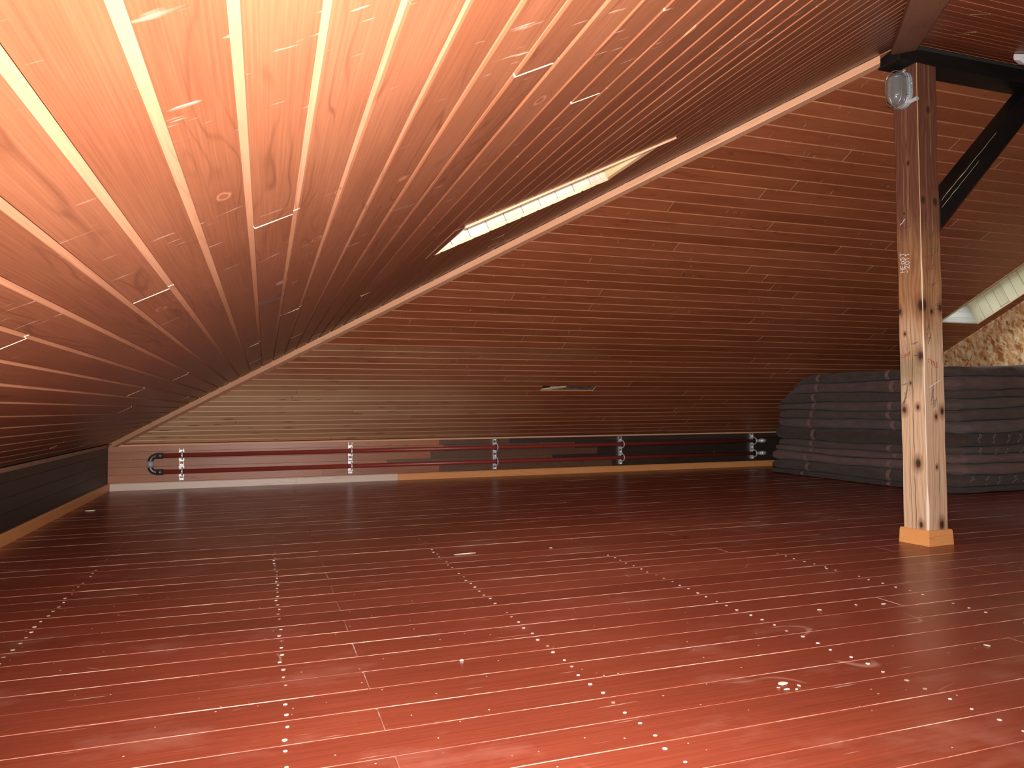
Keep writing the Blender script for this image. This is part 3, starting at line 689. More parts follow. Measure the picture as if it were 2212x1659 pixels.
# ------------------------------------------------------------------ skirting and trims
def skirting(name, fr, u0, u1, h, t, label, joints=()):
    mb = MB(); prof = [(0.0005, t), (h - 0.010, t), (h, t - 0.009), (h, 0.0008), (0.0005, 0.0008)]
    prism(mb, fr, prof, u0, u1, [0] * 5, 0)
    return tag(mb.build(name, 'base'), label, 'skirting', kind='structure')
M['litbase'] = wood('lit_skirting', (0.66, 0.46, 0.34), (0.78, 0.60, 0.48), (0.86, 0.72, 0.61), 0.4, 0.35, var=0.1)  # paler skirting copy: light on the left end put into the colour
mb = MB(); prof = [(0.0005, 0.018), (0.066, 0.018), (0.076, 0.009), (0.076, 0.0008), (0.0005, 0.0008)]
root_ = tag(empty('baseboard_back', (2.9, D, 0)), 'skirting board beneath the red pipes, orange-brown, with pale light put into the colour near the U-bend', 'skirting', kind='structure')
for u0_, u1_, mt_ in ((L + 0.022, 0.32, 'litbase'), (0.322, 1.42, 'litbase'), (1.422, 4.6, 'base'), (4.602, 7.3, 'base')):
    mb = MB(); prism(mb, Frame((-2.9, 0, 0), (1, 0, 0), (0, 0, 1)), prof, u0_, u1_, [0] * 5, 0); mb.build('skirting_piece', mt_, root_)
skirting('baseboard_left', FR_WL, YF + 0.02, D - 0.002, 0.076, 0.018, 'orange-brown skirting board along the foot of the nearly black wall')
mb = MB(); prism(mb, FR_WB, [(ZK - 0.024, 0.024), (ZK - 0.008, 0.028), (ZK - 0.006, 0.001), (ZK - 0.024, 0.001)], L + 0.06, XR - 0.002, [0] * 4, 0)
tag(mb.build('trim_1', 'lath'), 'thin light lath between the piped wall and the slope', 'trim', kind='structure')
mb = MB(); prism(mb, FR_WL, [(ZK - 0.030, 0.018), (ZK - 0.002, 0.018), (ZK - 0.010, 0.001), (ZK - 0.030, 0.001)], YF + 0.02, D - 0.03, [0] * 4, 0)
tag(mb.build('trim_2', 'rafter'), 'brown lath along the top of the nearly black wall', 'trim', kind='structure')

def hip_piece(name, p0, p1, half, drop0, drop, mat, label, cat, kind=None):
    """batten along a hip: top edges follow the two slopes, side faces plumb, underside level across"""
    p0, p1 = V(p0), V(p1); d = (p1 - p0); side = V((-d.y, d.x, 0)).normalized()
    fall = half * TP / math.sqrt(2) + 0.003
    sec = [(-half, -drop), (half, -drop), (half, -fall), (0, -0.004), (-half, -fall)]
    mb = MB(); vs = []; uv = []
    for q, uu in ((p0, 0), (p1, d.length)):
        for a, h in sec: vs.append(q + side * a + V((0, 0, h))); uv.append((uu, a + h))
    k = len(sec)
    mb.add(vs, [(i, (i + 1) % k, (i + 1) % k + k, i + k) for i in range(k)] + [tuple(reversed(range(k))), tuple(range(k, 2 * k))], 0, uv)
    o = mb.build(name, mat, bevel=0.003); return tag(o, label, cat, kind=kind)
q0, q1 = 0.075, RUN - 0.085
hip_piece('trim_3', (L + q0, D - q0, ZK + q0 * TP), (L + q1, D - q1, ZK + q1 * TP), 0.036, 0, 0.062, 'lath', 'light brown batten covering the hip that climbs from the wall corner to the beam', 'trim', 'structure')
q1 = RUN - 0.045
hip_piece('hip_rafter', (L + 0.5, YF + 0.5, ZK + 0.5 * TP), (L + q1, YF + q1, ZK + q1 * TP), 0.065, 0, 0.062, 'rafter', 'broad brown hip timber rising to the top of the beam end', 'rafter')

# ------------------------------------------------------------------ timber frame: post, beam, brace
PC, PR, PS = V((3.646, 3.262, 0)), 0.06, 0.080
post = tag(empty('timber_post', (PC.x, PC.y, 0)), 'old squared timber post with graffiti, worn pale towards its orange plinth', 'post')
post.rotation_euler.z = PR
BEAM_Z = 2.79
def post_shaft():
    mb = MB(); n_ = 70; sec = []
    for i in range(n_ + 1):
        z = BEAM_Z * 0.9995 * i / n_
        ring_ = []
        for cx_, cy_ in ((-1, -1), (1, -1), (1, 1), (-1, 1)):
            # wane: the arris is chamfered irregularly
            ch = 0.0028 + 0.020 * max(0.0, noise.noise(V((z * 2.9, cx_ * 5, cy_ * 9))) + 0.02) ** 1.3
            jx = 0.0016 * noise.noise(V((z * 7, cx_ * 3, 1))); jy = 0.0016 * noise.noise(V((z * 7, cy_ * 3, 8)))
            px_, py_ = cx_ * (PS + jx), cy_ * (PS + jy)
            a = (px_ - cx_ * ch, py_); b = (px_, py_ - cy_ * ch)
            ring_ += [a, b] if cx_ * cy_ < 0 else [b, a]
        sec.append([(x, y, z) for x, y in ring_])
    o = 0
    for i in range(n_ + 1):
        mb.v += sec[i]
        for j, (x, y, z) in enumerate(sec[i]):
            vv = (0.16 + y) if j in (7, 0) else (0.0 + x) if j in (1, 2) else (0.5 + y) if j in (3, 4) else (0.8 + x)
            mb.uv.append((z, vv))
    for i in range(n_):
        for j in range(8):
            a, b = i * 8 + j, i * 8 + (j + 1) % 8
            mb.f.append((a, b, b + 8, a + 8)); mb.mi.append(1 if j % 2 == 0 else 0)
    mb.f.append(tuple(range(7, -1, -1))); mb.mi.append(0); mb.f.append(tuple(n_ * 8 + j for j in range(8))); mb.mi.append(0)
    return mb.build('shaft', ['post', 'arris'], post)
post_shaft()
for kq in range(4):   # four mitred plinth boards
    mb = MB(); t0, t1, h = 0.0185, 0.0125, 0.088; g = 0.0006
    i0 = PS + 0.0005; b0 = i0 + t0; b1 = i0 + t1
    vs = [(-b0, -b0, 0.0005), (b0, -b0, 0.0005), (i0, -i0, 0.0005), (-i0, -i0, 0.0005),
          (-b1 - 0.002, -b1 - 0.002, h - 0.006), (b1 + 0.002, -b1 - 0.002, h - 0.006), (i0, -i0, h), (-i0, -i0, h), (-b1 + 0.003, -b1 + 0.003, h), (b1 - 0.003, -b1 + 0.003, h)]
    rot = Matrix.Rotation(kq * math.pi / 2, 3, 'Z')
    vs = [rot @ V(q) for q in vs]
    mb.add(vs, [(0, 1, 5, 4), (4, 5, 9, 8), (8, 9, 6, 7), (0, 3, 2, 1), (1, 2, 6, 9, 5), (0, 4, 8, 7, 3), (2, 3, 7, 6)], 0,
           [(q, w) for q, w in ((-.1, 0), (.1, 0), (.1, .02), (-.1, .02), (-.1, .08), (.1, .08), (.1, .1), (-.1, .1), (-.1, .09), (.1, .09))])
    tag(mb.build('plinth_board', 'base', post), 'orange-brown skirting piece')

# handwriting on the post: strokes lie on the faces as thin ribbons
def ribbon(mb, face, pts, w=0.0022):
    """pts (a, z): a across the face from its left edge, in metres; face 'L' (towards the dark wall) or 'F' (towards the camera side)"""
    def P(a, z, e):
        if face == 'L': return V((-PS - 0.0022 - e, PS - a, z))
        return V((-PS + a, -PS - 0.0022 - e, z))
    for i in range(len(pts) - 1):
        (a0, z0), (a1, z1) = pts[i], pts[i + 1]
        dx, dz = a1 - a0, z1 - z0; ln_ = math.hypot(dx, dz) or 1e-6; nx_, nz_ = -dz / ln_ * w / 2, dx / ln_ * w / 2
        ex, ez = dx / ln_ * w * 0.35, dz / ln_ * w * 0.35
        mb.add([P(a0 + nx_ - ex, z0 + nz_ - ez, 0), P(a0 - nx_ - ex, z0 - nz_ - ez, 0), P(a1 - nx_ + ex, z1 - nz_ + ez, 0.0001), P(a1 + nx_ + ex, z1 + nz_ + ez, 0.0001)], [(0, 1, 2, 3)])
GL = {  # glyph strokes on a unit cell (x right, y up)
    'H': [[(0, 0), (0, 1)], [(.6, 0), (.6, 1)], [(0, .5), (.6, .5)]], 'E': [[(.6, 0), (0, 0), (0, 1), (.6, 1)], [(0, .5), (.45, .5)]],
    'a': [[(.6, .6), (.3, .75), (0, .45), (.1, .1), (.35, 0), (.6, .3), (.6, .6), (.65, 0)]], 'S': [[(.6, .85), (.3, 1), (0, .8), (.55, .3), (.35, 0), (0, .12)]],
    'T': [[(0, 1), (.7, 1)], [(.35, 1), (.35, 0)]], '2': [[(0, .8), (.3, 1), (.6, .75), (.1, .15), (.05, .0), (.3, .1), (.65, 0)]], '0': [[(.3, 1), (0, .6), (.1, .1), (.4, 0), (.65, .4), (.55, .9), (.3, 1)]],
    '1': [[(.1, .75), (.3, 1), (.3, 0)]], '-': [[(.1, .5), (.55, .5)]],
}
def text_up(mb, face, txt, a0, z0, size, adv, w):
    """characters turned a quarter turn, reading upwards"""
    z = z0
    for ch in txt:
        for st in GL[ch]: ribbon(mb, face, [(a0 - y * size, z + x * size) for x, y in st], w)
        z += adv
mb = MB(); text_up(mb, 'L', 'HEaST', 0.050, 1.585, 0.028, 0.024, 0.0028); text_up(mb, 'L', '-2011', 0.083, 1.575, 0.030, 0.025, 0.0030)
ribbon(mb, 'L', [(0.028, 1.87), (0.046, 1.878), (0.052, 1.89), (0.062, 1.893)], 0.004)
ribbon(mb, 'F', [(0.035, 0.905), (0.060, 0.915), (0.085, 0.925), (0.122, 0.945)], 0.003)
tag(mb.build('chalk_writing', 'ink_white', post), 'white handwriting', kind='stuff')
def scrawl(mb, face, a, z, w_, h_, n_, seed, lw):
    r_ = random.Random(seed); pts = []
    for i in range(n_):
        t_ = i / (n_ - 1); pts.append((a + w_ * t_ + 0.012 * math.cos(i * 1.5 + r_.random()), z + h_ * (t_ - 0.5) * 0.6 + h_ * 0.5 * math.sin(i * 1.7 + r_.random() * 1.2)))
    ribbon(mb, face, pts, lw)
mb = MB()
scrawl(mb, 'F', 0.018, 1.655, 0.070, 0.030, 12, 3, 0.0032); scrawl(mb, 'F', 0.030, 1.597, 0.080, 0.034, 15, 5, 0.0036)
scrawl(mb, 'F', 0.030, 1.040, 0.080, -0.040, 16, 9, 0.0030); scrawl(mb, 'L', 0.015, 1.095, 0.060, 0.028, 12, 13, 0.0028)
tag(mb.build('red_scrawl', 'ink_red', post), 'red marker scrawl', kind='stuff')
mb = MB()
for i, (fc, a, z, w_, h_) in enumerate((('F', .075, 1.79, .03, .05), ('F', .08, 1.70, .06, .06), ('F', .10, 1.385, .045, .02), ('F', .10, 1.36, .04, .015), ('F', .03, 1.24, .012, .10), ('F', .04, 1.18, .012, .05),
                                    ('F', .055, 0.86, .006, .09), ('F', .075, 0.82, .010, .05), ('L', .015, 0.925, .04, .010), ('L', .035, 0.86, .006, .09), ('L', .02, 0.82, .012, .05), ('L', .10, 1.09, .04, .008),
                                    ('L', .04, 1.845, .06, .012), ('F', .06, 1.50, .05, .02), ('L', .085, 1.16, .04, .01))):
    scrawl(mb, fc, a, z, w_, h_, 11, i + 20, 0.0018)
tag(mb.build('pencil_scrawl', 'ink_dark', post), 'dark pencil scribbles', kind='stuff')

# ridge beam
mb = MB(); y0, y1, g = 3.177, 3.330, 0.004
cz = lambda y: ZA - abs(y - YA) * TP - g
sec = [(y0, BEAM_Z), (y1, BEAM_Z), (y1, cz(y1)), (YA + 0.0, cz(YA)), (y0, cz(y0))]
x0 = 3.440; k = len(sec); vs = []; uv = []
for X_ in (x0, XR - 0.002):
    for (y, z) in sec:
        zz = min(z, ZK + (x0 - L) * TP - g) if X_ == x0 else z
        vs.append((X_, y, zz)); uv.append((X_, y + z))
mb.add(vs, [(i, (i + 1) % k, (i + 1) % k + k, i + k) for i in range(k)] + [tuple(reversed(range(k))), tuple(range(k, 2 * k))], 0, uv)
tag(mb.build('ridge_beam', 'blacktimber', bevel=0.006), 'black stained beam under the ridge, resting on the post', 'beam')

# knee brace
mb = MB(); pz = [(3.735, 1.832), (4.688, BEAM_Z - 0.002), (4.518, BEAM_Z - 0.002), (3.735, 2.005)]
ys = (3.186, 3.306)
vs = [(x, y, z) for y in ys for x, z in pz]
mb.add(vs, [(0, 1, 2, 3), (7, 6, 5, 4), (0, 4, 5, 1), (1, 5, 6, 2), (2, 6, 7, 3), (3, 7, 4, 0)], 0, [(x + z, y + (x - z) * 0.7) for y in ys for x, z in pz])
brace = tag(mb.build('knee_brace', 'blacktimber', bevel=0.004), 'black stained diagonal brace between the post and the beam', 'brace')

def brace_line(name, p0, p1, w):
    mb = MB(); d = (V(p1) - V(p0)); n_ = 14; vs = []
    for i in range(n_ + 1):
        q = V(p0) + d * (i / n_) + V((-1, 0, 1)) * 0.0035 * noise.noise(V((i * 0.9, w * 900, 1))); k_ = w * (0.4 + abs(noise.noise(V((i * 1.7, 3, 2)))))
        vs += [q + V((-k_, 0, k_)), q + V((k_, 0, -k_))]
    mb.add(vs, [(2 * i, 2 * i + 1, 2 * i + 3, 2 * i + 2) for i in range(n_)])
    tag(mb.build(name, 'liningyellow', brace), 'pale line along the dark timber')
brace_line('worn_edge', (3.745, 3.1845, 1.998), (4.20, 3.1845, 2.452), 0.0016)
brace_line('crack', (3.745, 3.1845, 1.955), (4.05, 3.1845, 2.262), 0.0012)

# ------------------------------------------------------------------ bulkhead lamp on the post
lamp = tag(empty('bulkhead_lamp', (PC.x - PS * math.cos(PR) + 0.006, PC.y - PS * math.sin(PR) + 0.006, 2.655)), 'oval bulkhead lamp with frosted glass and wire cage on the post', 'lamp')
lamp.rotation_euler.z = PR
# local frame: -x points off the post face, y along the face, z up
def oval(hw, hh, n_=32):
    r_ = []
    for i in range(n_):
        a = 2 * math.pi * i / n_; c_, s_ = math.cos(a), math.sin(a)
        r_.append((hw * math.copysign(abs(c_) ** 0.72, c_), hh * math.copysign(abs(s_) ** 0.72, s_)))
    return r_
def loft(mb, rings_, cap0=True, cap1=True, mi=0):
    n_ = len(rings_[0]); o = len(mb.v)
    for rr in rings_:
        for q in rr: mb.v.append(tuple(q)); mb.uv.append((q[1], q[2]))
    for i in range(len(rings_) - 1):
        for j in range(n_):
            mb.f.append((o + i * n_ + j, o + i * n_ + (j + 1) % n_, o + (i + 1) * n_ + (j + 1) % n_, o + (i + 1) * n_ + j)); mb.mi.append(mi)
    if cap0: mb.f.append(tuple(o + j for j in reversed(range(n_)))); mb.mi.append(mi)
    if cap1: mb.f.append(tuple(o + (len(rings_) - 1) * n_ + j for j in range(n_))); mb.mi.append(mi)
LW, LH = 0.060, 0.106
mb = MB(); loft(mb, [[(x, y, z) for y, z in oval(LW * s_, LH * s_)] for x, s_ in ((-0.007, 1.0), (-0.030, 1.0), (-0.036, 0.96), (-0.044, 0.96))])
tag(mb.build('lamp_base', 'greyband', lamp, smooth=False), 'grey metal housing')
mb = MB(); rings_ = []
for i in range(9):
    t_ = i / 8 * math.pi / 2; rings_.append([(-0.045 - 0.072 * math.sin(t_), y, z) for y, z in oval(LW * 0.90 * (0.12 + 0.88 * math.cos(t_) ** 0.6), LH * 0.93 * (0.3 + 0.7 * math.cos(t_) ** 0.6))])
loft(mb, rings_); mb.build('glass_dome', 'lampglass', lamp, smooth=True)
mb = MB(); r_ = 0.0019
mb.tube([(-0.050, y * 1.05, z * 1.04) for y, z in oval(LW, LH)], r_, 6, closed=True)
mb.tube([(-0.092, y, z) for y, z in oval(LW * 0.93, LH * 0.96)], r_, 6, closed=True)
for zz in (-0.5, 0.5):
    mb.tube([(-0.048 - 0.080 * math.sin(math.pi * t_ / 10) ** 0.6, LW * 1.05 * math.cos(math.pi * t_ / 10), zz * LH) for t_ in range(11)], r_, 6)
mb.tube([(-0.048 - 0.080 * math.sin(math.pi * t_ / 14) ** 0.5, 0, LH * 1.04 * math.cos(math.pi * t_ / 14)) for t_ in range(15)], r_, 6)
mb.tube([(-0.045, -LW * 1.08, 0.016), (-0.030, -LW * 1.22, 0.012), (-0.030, -LW * 1.22, -0.012), (-0.045, -LW * 1.08, -0.016)], r_, 6)
mb.build('wire_cage', 'wire', lamp, smooth=True)
mb = MB(); mb.tube([(-0.022, -LW * 0.8, -LH * 0.82), (-0.020, -LW * 1.55, -LH * 0.78)], [0.011, 0.011], 12); mb.tube([(-0.020, -LW * 1.50, -LH * 0.782), (-0.020, -LW * 1.62, -LH * 0.775)], 0.0135, 6)
tag(mb.build('cable_gland', 'zinc', lamp), 'short metal cable gland')
mb = MB(); mb.tube([(-0.02, -0.012, LH * 0.98), (-0.02, -0.018, LH * 1.10)], 0.009, 10); mb.build('cable_inlet', 'zinc', lamp)

# ------------------------------------------------------------------ white strip light on the slope beyond the beam end
st = tag(empty('strip_light', (3.86, 2.785, 2.70)), 'white strip light fixed to the ceiling boards beside the black beam', 'lamp')
F2 = Frame((0, 0, 0), (1, 0, 0), (0, CP, SP))
mb = MB(); nrm = V((0, SP, -CP)); vax = V((0, CP, SP))
base_c = V((0, 2.835 - 2.835, 0)); surf = V((3.86, 2.785, ZK + (2.785 - YF) * TP)) - V(st.location)
def sl_p(x, v_, w_): return surf + V((x, 0, 0)) + vax * v_ + nrm * (w_ + 0.003)
rings_ = [[sl_p(x, a, b) for a, b in ((-hw, 0), (-hw, hh * 0.4), (-hw * 0.6, hh), (hw * 0.6, hh), (hw, hh * 0.4), (hw, 0))] for x, hw, hh in ((0, 0.028, 0.030), (0.05, 0.034, 0.045), (1.2, 0.034, 0.045), (1.25, 0.028, 0.03))]
loft(mb, rings_); mb.build('housing', 'whitemetal', st)
mb = MB(); mb.tube([sl_p(0.10, 0, 0.046), sl_p(1.15, 0, 0.046)], 0.012, 12); mb.build('tube', 'whitemetal', st, smooth=True)

# ------------------------------------------------------------------ heating pipes and rails
PY = D - 0.062; ZT, ZB_, PRAD = 0.345, 0.180, 0.0235
pipe = tag(empty('heating_pipe', (-1.05, PY, 0.26)), 'red painted pipe running along the low wall and back, joined by a grey U-bend', 'pipe')
ox, oy, oz = pipe.location
for z in (ZT, ZB_):
    mb = MB(); mb.tube([(-0.985 - ox, 0, z - oz), (6.20 - ox, 0, z - oz)], PRAD, 20)
    mb.build('pipe_run', 'redpipe', pipe, smooth=True)
RB = 0.056
for z, sgn in ((ZT, -1), (ZB_, 1)):
    mb = MB(); pts = [(-0.972 - ox, 0, z - oz)] + [(-1.035 - RB * math.sin(t_ * math.pi / 16) - ox, 0, z - oz + sgn * RB * (1 - math.cos(t_ * math.pi / 16))) for t_ in range(9)]
    mb.tube(pts, PRAD * 1.16, 20); mb.tube(pts[:2], PRAD * 1.32, 20)
    tag(mb.build('elbow', 'iron', pipe, smooth=True), 'dark grey elbow fitting')
mb = MB(); zc = (ZT + ZB_) / 2 - oz
mb.tube([(-1.091 - ox, 0, zc - 0.030), (-1.091 - ox, 0, zc + 0.030)], PRAD * 1.30, 20)
tag(mb.build('coupling', 'greyband', pipe, smooth=True), 'grey sleeve between the elbows')
for z in (ZT, ZB_):
    mb = MB(); mb.tube([(6.19 - ox, 0, z - oz), (6.245 - ox, 0, z - oz)], PRAD * 0.9, 16, 0); mb.tube([(6.265 - ox, 0, z - oz), (6.34 - ox, 0, z - oz)], PRAD * 1.18, 16)
    mb.tube([(6.24 - ox, 0, z - oz), (6.27 - ox, 0, z - oz)], PRAD * 1.02, 16)
    tag(mb.build('pipe_end', 'zinc', pipe, smooth=True), 'grey threaded pipe end')

def rail(x, z0, z1, label, ring_front):
    o = tag(empty('mounting_rail', (x, D - 0.002, z0)), label, 'bracket', 'steel rails holding the red pipes')
    w, dp, t_ = 0.021, 0.030, 0.004
    mb = MB(); h = z1 - z0
    # slotted channel: web against the wall, two flanges, with slots as real gaps in the web
    for a, b in ((-w, -w + t_), (w - t_, w)): mb.box((a, -dp, 0), (b, -0.001, h))
    zz = 0.0
    while zz < h - 0.01:
        mb.box((-w + t_, -0.006, zz), (w - t_, -0.001, min(zz + 0.022, h))); zz += 0.048
    tag(mb.build('channel', 'zinc', o), 'slotted steel channel')
    for z in (ZT, ZB_):
        zl = z - z0
        for sg in (1, -1):
            mb = MB(); mb.box((-0.024, -dp - 0.010, zl + sg * 0.042 - 0.009), (0.026, -dp + 0.001, zl + sg * 0.042 + 0.009))
            tag(mb.build('clamp_plate', 'zinc', o), 'bright clamp plate')
        mb = MB(); cy_ = PY - (D - 0.002)
        pts = [(0.012, cy_ + (PRAD + 0.008) * math.cos(a * math.pi / 12), zl + (PRAD + 0.008) * math.sin(a * math.pi / 12)) for a in range(24)]
        mb.tube(pts, 0.0070, 8, closed=True); mb.build('clamp_lining', 'rubber', o, smooth=True)
        mb = MB()
        rx = 0.016 if ring_front else 0.010
        pts = [(rx, cy_ - (PRAD + 0.016) * math.cos(a * math.pi / 16), zl + (PRAD + 0.016) * math.sin(a * math.pi / 16)) for a in range(-9, 10)]
        mb.tube(pts, 0.0075, 8); ring_o = tag(mb.build('clamp_ring', 'zinc', o, smooth=True), 'steel clamp ring')
        mb = MB(); mb.tube([(rx, cy_ - (PRAD + 0.016), zl - 0.0), (rx, cy_ - (PRAD + 0.026), zl)], 0.006, 6); mb.build('clamp_bolt', 'zinc', ring_o)
    return o
rail(-0.806, 0.088, 0.415, 'steel mounting rail holding the red pipes next to the grey U-bend', False)
rail(0.893, 0.096, 0.440, 'second steel mounting rail along the red pipes from the U-bend', False)
rail(2.560, 0.088, 0.440, 'third, middle steel mounting rail along the red pipes from the U-bend', True)
rail(4.203, 0.094, 0.440, 'fourth steel mounting rail along the red pipes from the U-bend', True)
rail(6.158, 0.106, 0.440, 'steel mounting rail at the open pipe ends beside the mattress stack', True)

# ------------------------------------------------------------------ mattress stack
ZL = [0.004, 0.056, 0.169, 0.264, 0.343, 0.424, 0.549, 0.655, 0.750, 0.850, 0.936, 1.050, 1.160]
ORD = ['lowest', 'second lowest', 'third from the floor', 'fourth from the floor', 'fifth from the floor', 'sixth from the floor',
       'sixth from the top', 'fifth from the top', 'fourth from the top', 'third from the top', 'second from the top', 'topmost']
NM = len(ZL) - 1
def bound(i, x, y):
    if i == 0: return ZL[0]
    n_ = 0.026 * noise.noise(V((x * 0.9, y * 0.9, i * 3.7))) + 0.010 * noise.noise(V((x * 3.1, y * 2.6, i * 5.1 + 2)))
    lim = ZK + (D - y) * TP - 0.014 - 0.033 * (12 - i)      # the far end is squeezed under the slope
    return min(lim, ZL[i] + n_ * min(1.0, i / 2) + 0.028 * (x - 5.84) * min(1, i / 8) - 0.010 * i / 12 * (6.9 - y) * 0.3)
YEND = [7.50, 7.49, 7.46, 7.45, 7.40, 7.43, 7.38, 7.32, 7.36, 7.33, 7.27, 7.12, 6.92]
for i in range(NM):
    r_ = random.Random(100 + i)
    x0 = 5.835 + r_.uniform(-0.012, 0.03); x1 = 7.25 + r_.uniform(-0.05, 0.06)
    y0 = 4.875 + r_.uniform(-0.025, 0.03); y1 = YEND[i] + r_.uniform(-0.03, 0.0)
    root = tag(empty('mattress', ((x0 + x1) / 2, (y0 + y1) / 2, ZL[i])), 'dark brown mattress, %s of the stack behind the post' % ORD[i], 'mattress', 'mattresses stacked behind the post')
    c0 = V(root.location)
    mb = MB(); NX, NY, NZ = 40, 72, 8; idx = {}
    def vert(a, b, c):
        key = (a, b, c)
        if key in idx: return idx[key]
        fx, fy, fz = a / NX, b / NY, c / NZ
        cc = 2 * fz - 1; ins = (1 - math.sqrt(max(0.0, 1 - (abs(cc) ** 2.6)))) * min(0.062, (ZL[i + 1] - ZL[i]) * 0.62)
        ex, ey = x0 + (x1 - x0) * fx, y0 + (y1 - y0) * fy
        # soft sides: bulges and folds
        wob = 0.026 * noise.noise(V((ey * 3.0, i * 7.7, fz * 1.5))) + 0.013 * noise.noise(V((ey * 9 + fz * 3, i * 3.3, fz * 3))) + 0.010 * noise.noise(V((ey * 19 + fz * 5, i * 1.3, fz * 2.2)))
        wob2 = 0.028 * noise.noise(V((ex * 3.4, i * 9.1, fz * 1.5))) + 0.014 * noise.noise(V((ex * 9 + fz * 3, i * 2.3, fz * 3))) + 0.010 * noise.noise(V((ex * 19 + fz * 5, i * 1.9, fz * 2.2)))
        k_in = lambda t_, n__: 1 - min(1, min(t_, n__ - t_) / 3.0)
        wx, wy = k_in(a, NX), k_in(b, NY)
        X_ = ex + (ins if fx < 0.5 else -ins) * wx + (wob * wx if fx < 0.5 else -wob * wx)
        Y_ = ey + (ins if fy < 0.5 else -ins) * wy + (wob2 * wy if fy < 0.5 else -wob2 * wy)
        # rounded corners in plan
        cr = 0.10 * wx * wy
        X_ += cr * (0.5 if fx < 0.5 else -0.5); Y_ += cr * (0.5 if fy < 0.5 else -0.5)
        zb, zt = bound(i, X_, Y_), bound(i + 1, X_, Y_) - 0.003
        Z_ = zb + (zt - zb) * fz
        q = V((X_, Y_, Z_)) - c0
        idx[key] = len(mb.v); mb.v.append(tuple(q)); mb.uv.append((X_, Y_)); return idx[key]
    def quad(a, b, c, d): mb.f.append((vert(*a), vert(*b), vert(*c), vert(*d))); mb.mi.append(0)
    for a in range(NX):
        for b in range(NY):
            quad((a, b, NZ), (a + 1, b, NZ), (a + 1, b + 1, NZ), (a, b + 1, NZ)); quad((a, b, 0), (a, b + 1, 0), (a + 1, b + 1, 0), (a + 1, b, 0))
    for c in range(NZ):
        for a in range(NX):
            quad((a, 0, c), (a + 1, 0, c), (a + 1, 0, c + 1), (a, 0, c + 1)); quad((a, NY, c), (a, NY, c + 1), (a + 1, NY, c + 1), (a + 1, NY, c))
        for b in range(NY):
            quad((0, b, c), (0, b, c + 1), (0, b + 1, c + 1), (0, b + 1, c)); quad((NX, b, c), (NX, b + 1, c), (NX, b + 1, c + 1), (NX, b, c + 1))
    mb.build('cover', 'fabric3' if i == 6 else 'fabric2' if i in (2, 3, 10) else 'fabric', root, smooth=True)
    # webbing handles on the long side
    for yy in (6.80 - 0.018 * i + r_.uniform(-0.05, 0.05), 5.62 + r_.uniform(-0.06, 0.06)):
        if i in (5, 9) and yy < 6: continue
        mb = MB(); w = 0.021; zb, zt = bound(i, x0, yy), bound(i + 1, x0, yy)
        h = zt - zb; vs = []
        n_ = 7; sk = r_.uniform(-0.02, 0.02)
        for t_ in range(n_):
            f_ = t_ / (n_ - 1); xx = x0 - 0.018 - 0.012 * math.sin(math.pi * f_) + 0.016 * abs(2 * f_ - 1) ** 2
            for s_ in (-w, w): vs.append(V((xx, yy + s_ + sk * f_, zb + h * (0.06 + 0.88 * f_))) - c0)
        for t_ in range(n_):
            f_ = t_ / (n_ - 1); xx = x0 - 0.014 - 0.012 * math.sin(math.pi * f_) + 0.016 * abs(2 * f_ - 1) ** 2
            for s_ in (-w, w): vs.append(V((xx, yy + s_ + sk * f_, zb + h * (0.06 + 0.88 * f_))) - c0)
        o_ = 2 * n_
        fs = []
        for t_ in range(n_ - 1):
            a = 2 * t_; fs += [(a, a + 1, a + 3, a + 2), (o_ + a, o_ + a + 2, o_ + a + 3, o_ + a + 1), (a, a + 2, o_ + a + 2, o_ + a), (a + 1, o_ + a + 1, o_ + a + 3, a + 3)]
        fs += [(0, o_, o_ + 1, 1), (o_ - 2, o_ - 1, 2 * o_ - 1, 2 * o_ - 2)]
        mb.add(vs, fs); tag(mb.build('strap', 'strap', root), 'faded pinkish webbing strap')
    # tied cords on the short side
    if i in (1, 4, 5):
        for q in range(5):
            xx = 6.02 + q * 0.17 + r_.uniform(-0.02, 0.02) + (0.1 if i > 1 else 0)
            mb = MB(); zt = ZL[i + 1] - 0.012; h = min(0.085, (ZL[i + 1] - ZL[i]) * 0.72)
            pts = [V((xx + 0.018 * math.sin(t_ * 1.1 + q), y0 - 0.020 - 0.010 * math.sin(t_ * 0.7), zt - h * t_ / 8)) - c0 for t_ in range(9)]
            mb.tube(pts, 0.006, 6)
            pts = [V((xx + 0.012 + 0.016 * math.cos(t_ * 0.9), y0 - 0.024, zt - 0.022 + 0.014 * math.sin(t_ * 0.9))) - c0 for t_ in range(8)]
            mb.tube(pts, 0.005, 6)
            mb.build('tie_cord', 'cord', root, smooth=True)

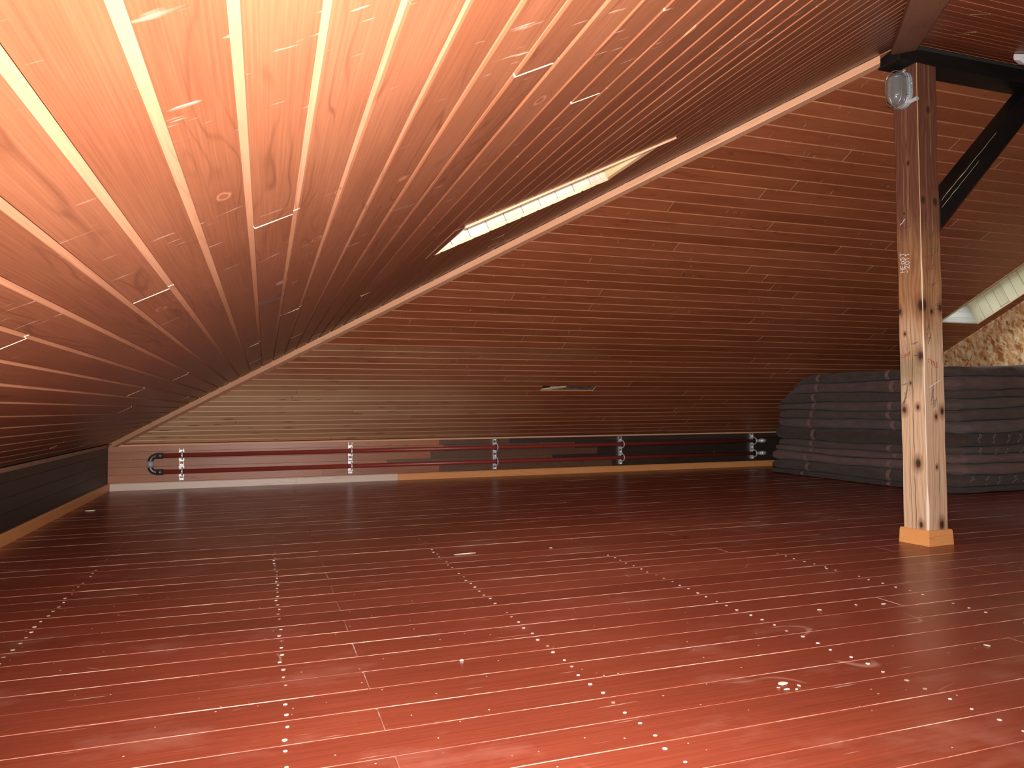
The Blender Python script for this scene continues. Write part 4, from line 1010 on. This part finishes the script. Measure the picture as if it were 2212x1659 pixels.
# ------------------------------------------------------------------ small things on the floor
def blob(name, mat, x, y, lx, ly, h, ang, seed, label, cat, group=None, n_=9):
    r_ = random.Random(seed); o = tag(empty(name, (x, y, 0.0012)), label, cat, group)
    mb = MB(); ring_ = []
    for i in range(n_):
        a = 2 * math.pi * i / n_; k_ = r_.uniform(0.7, 1.1); ring_.append((lx / 2 * k_ * math.cos(a), ly / 2 * k_ * math.sin(a)))
    ca, sa = math.cos(ang), math.sin(ang)
    rot = lambda p, s_, z: (p[0] * s_ * ca - p[1] * s_ * sa, p[0] * s_ * sa + p[1] * s_ * ca, z)
    loft(mb, [[rot(p, 1.0, 0) for p in ring_], [rot(p, 0.95, h * 0.6) for p in ring_], [rot(p, 0.55, h) for p in ring_]])
    bpy.data.objects.remove(o)
    o = mb.build(name, mat); o.location = (x, y, 0.0012)
    return tag(o, label, cat, group)
blob('paper_scrap', 'scrap', -1.325, 6.66, 0.085, 0.018, 0.006, 0.1, 1, 'narrow white paper scrap lying near the nearly black wall', 'litter')
blob('wood_splinter', 'chip', 1.043, 3.906, 0.125, 0.006, 0.003, 0.06, 2, 'thin pale wood splinter lying alone on the red floor', 'litter')
blob('crumb', 'scrap', 0.595, 2.265, 0.015, 0.013, 0.004, 0.3, 3, 'single white crumb on the red floor', 'litter')
blob('bare_patch_flake', 'chip', 1.417, 1.766, 0.042, 0.024, 0.0018, 0.2, 4, 'largest pale flake of bare wood, with chips beside it', 'litter')
for i, (x, y, s_) in enumerate(((1.40, 1.725, .014), (1.425, 1.715, .010), (1.45, 1.735, .012), (1.385, 1.742, .008), (2.063, 2.344, .016), (2.366, 2.325, .020), (2.252, 2.352, .014), (2.275, 1.81, .016), (1.551, 3.896, .016), (2.62, 2.92, .012))):
    blob('floor_chip', 'chip', x, y, s_ * 1.5, s_ * 0.8, 0.0016, i * 0.7, 10 + i, 'tiny pale chip beside the largest flake of bare wood' if i < 4 else 'tiny pale chip lying by itself on the red floor', 'litter', 'chips beside the bare flake' if i < 4 else 'single chips on the floor')
mb = MB(); pts = []
for t_ in range(14): pts.append((5.62 + 0.016 * t_, 7.62 + 0.035 * math.sin(t_ * 0.45), 0.0055))
mb.tube(pts, 0.004, 6)
tag(mb.build('loose_cord', 'cord', smooth=True), 'loose grey cord curling on the floor by the mattress stack', 'cord')
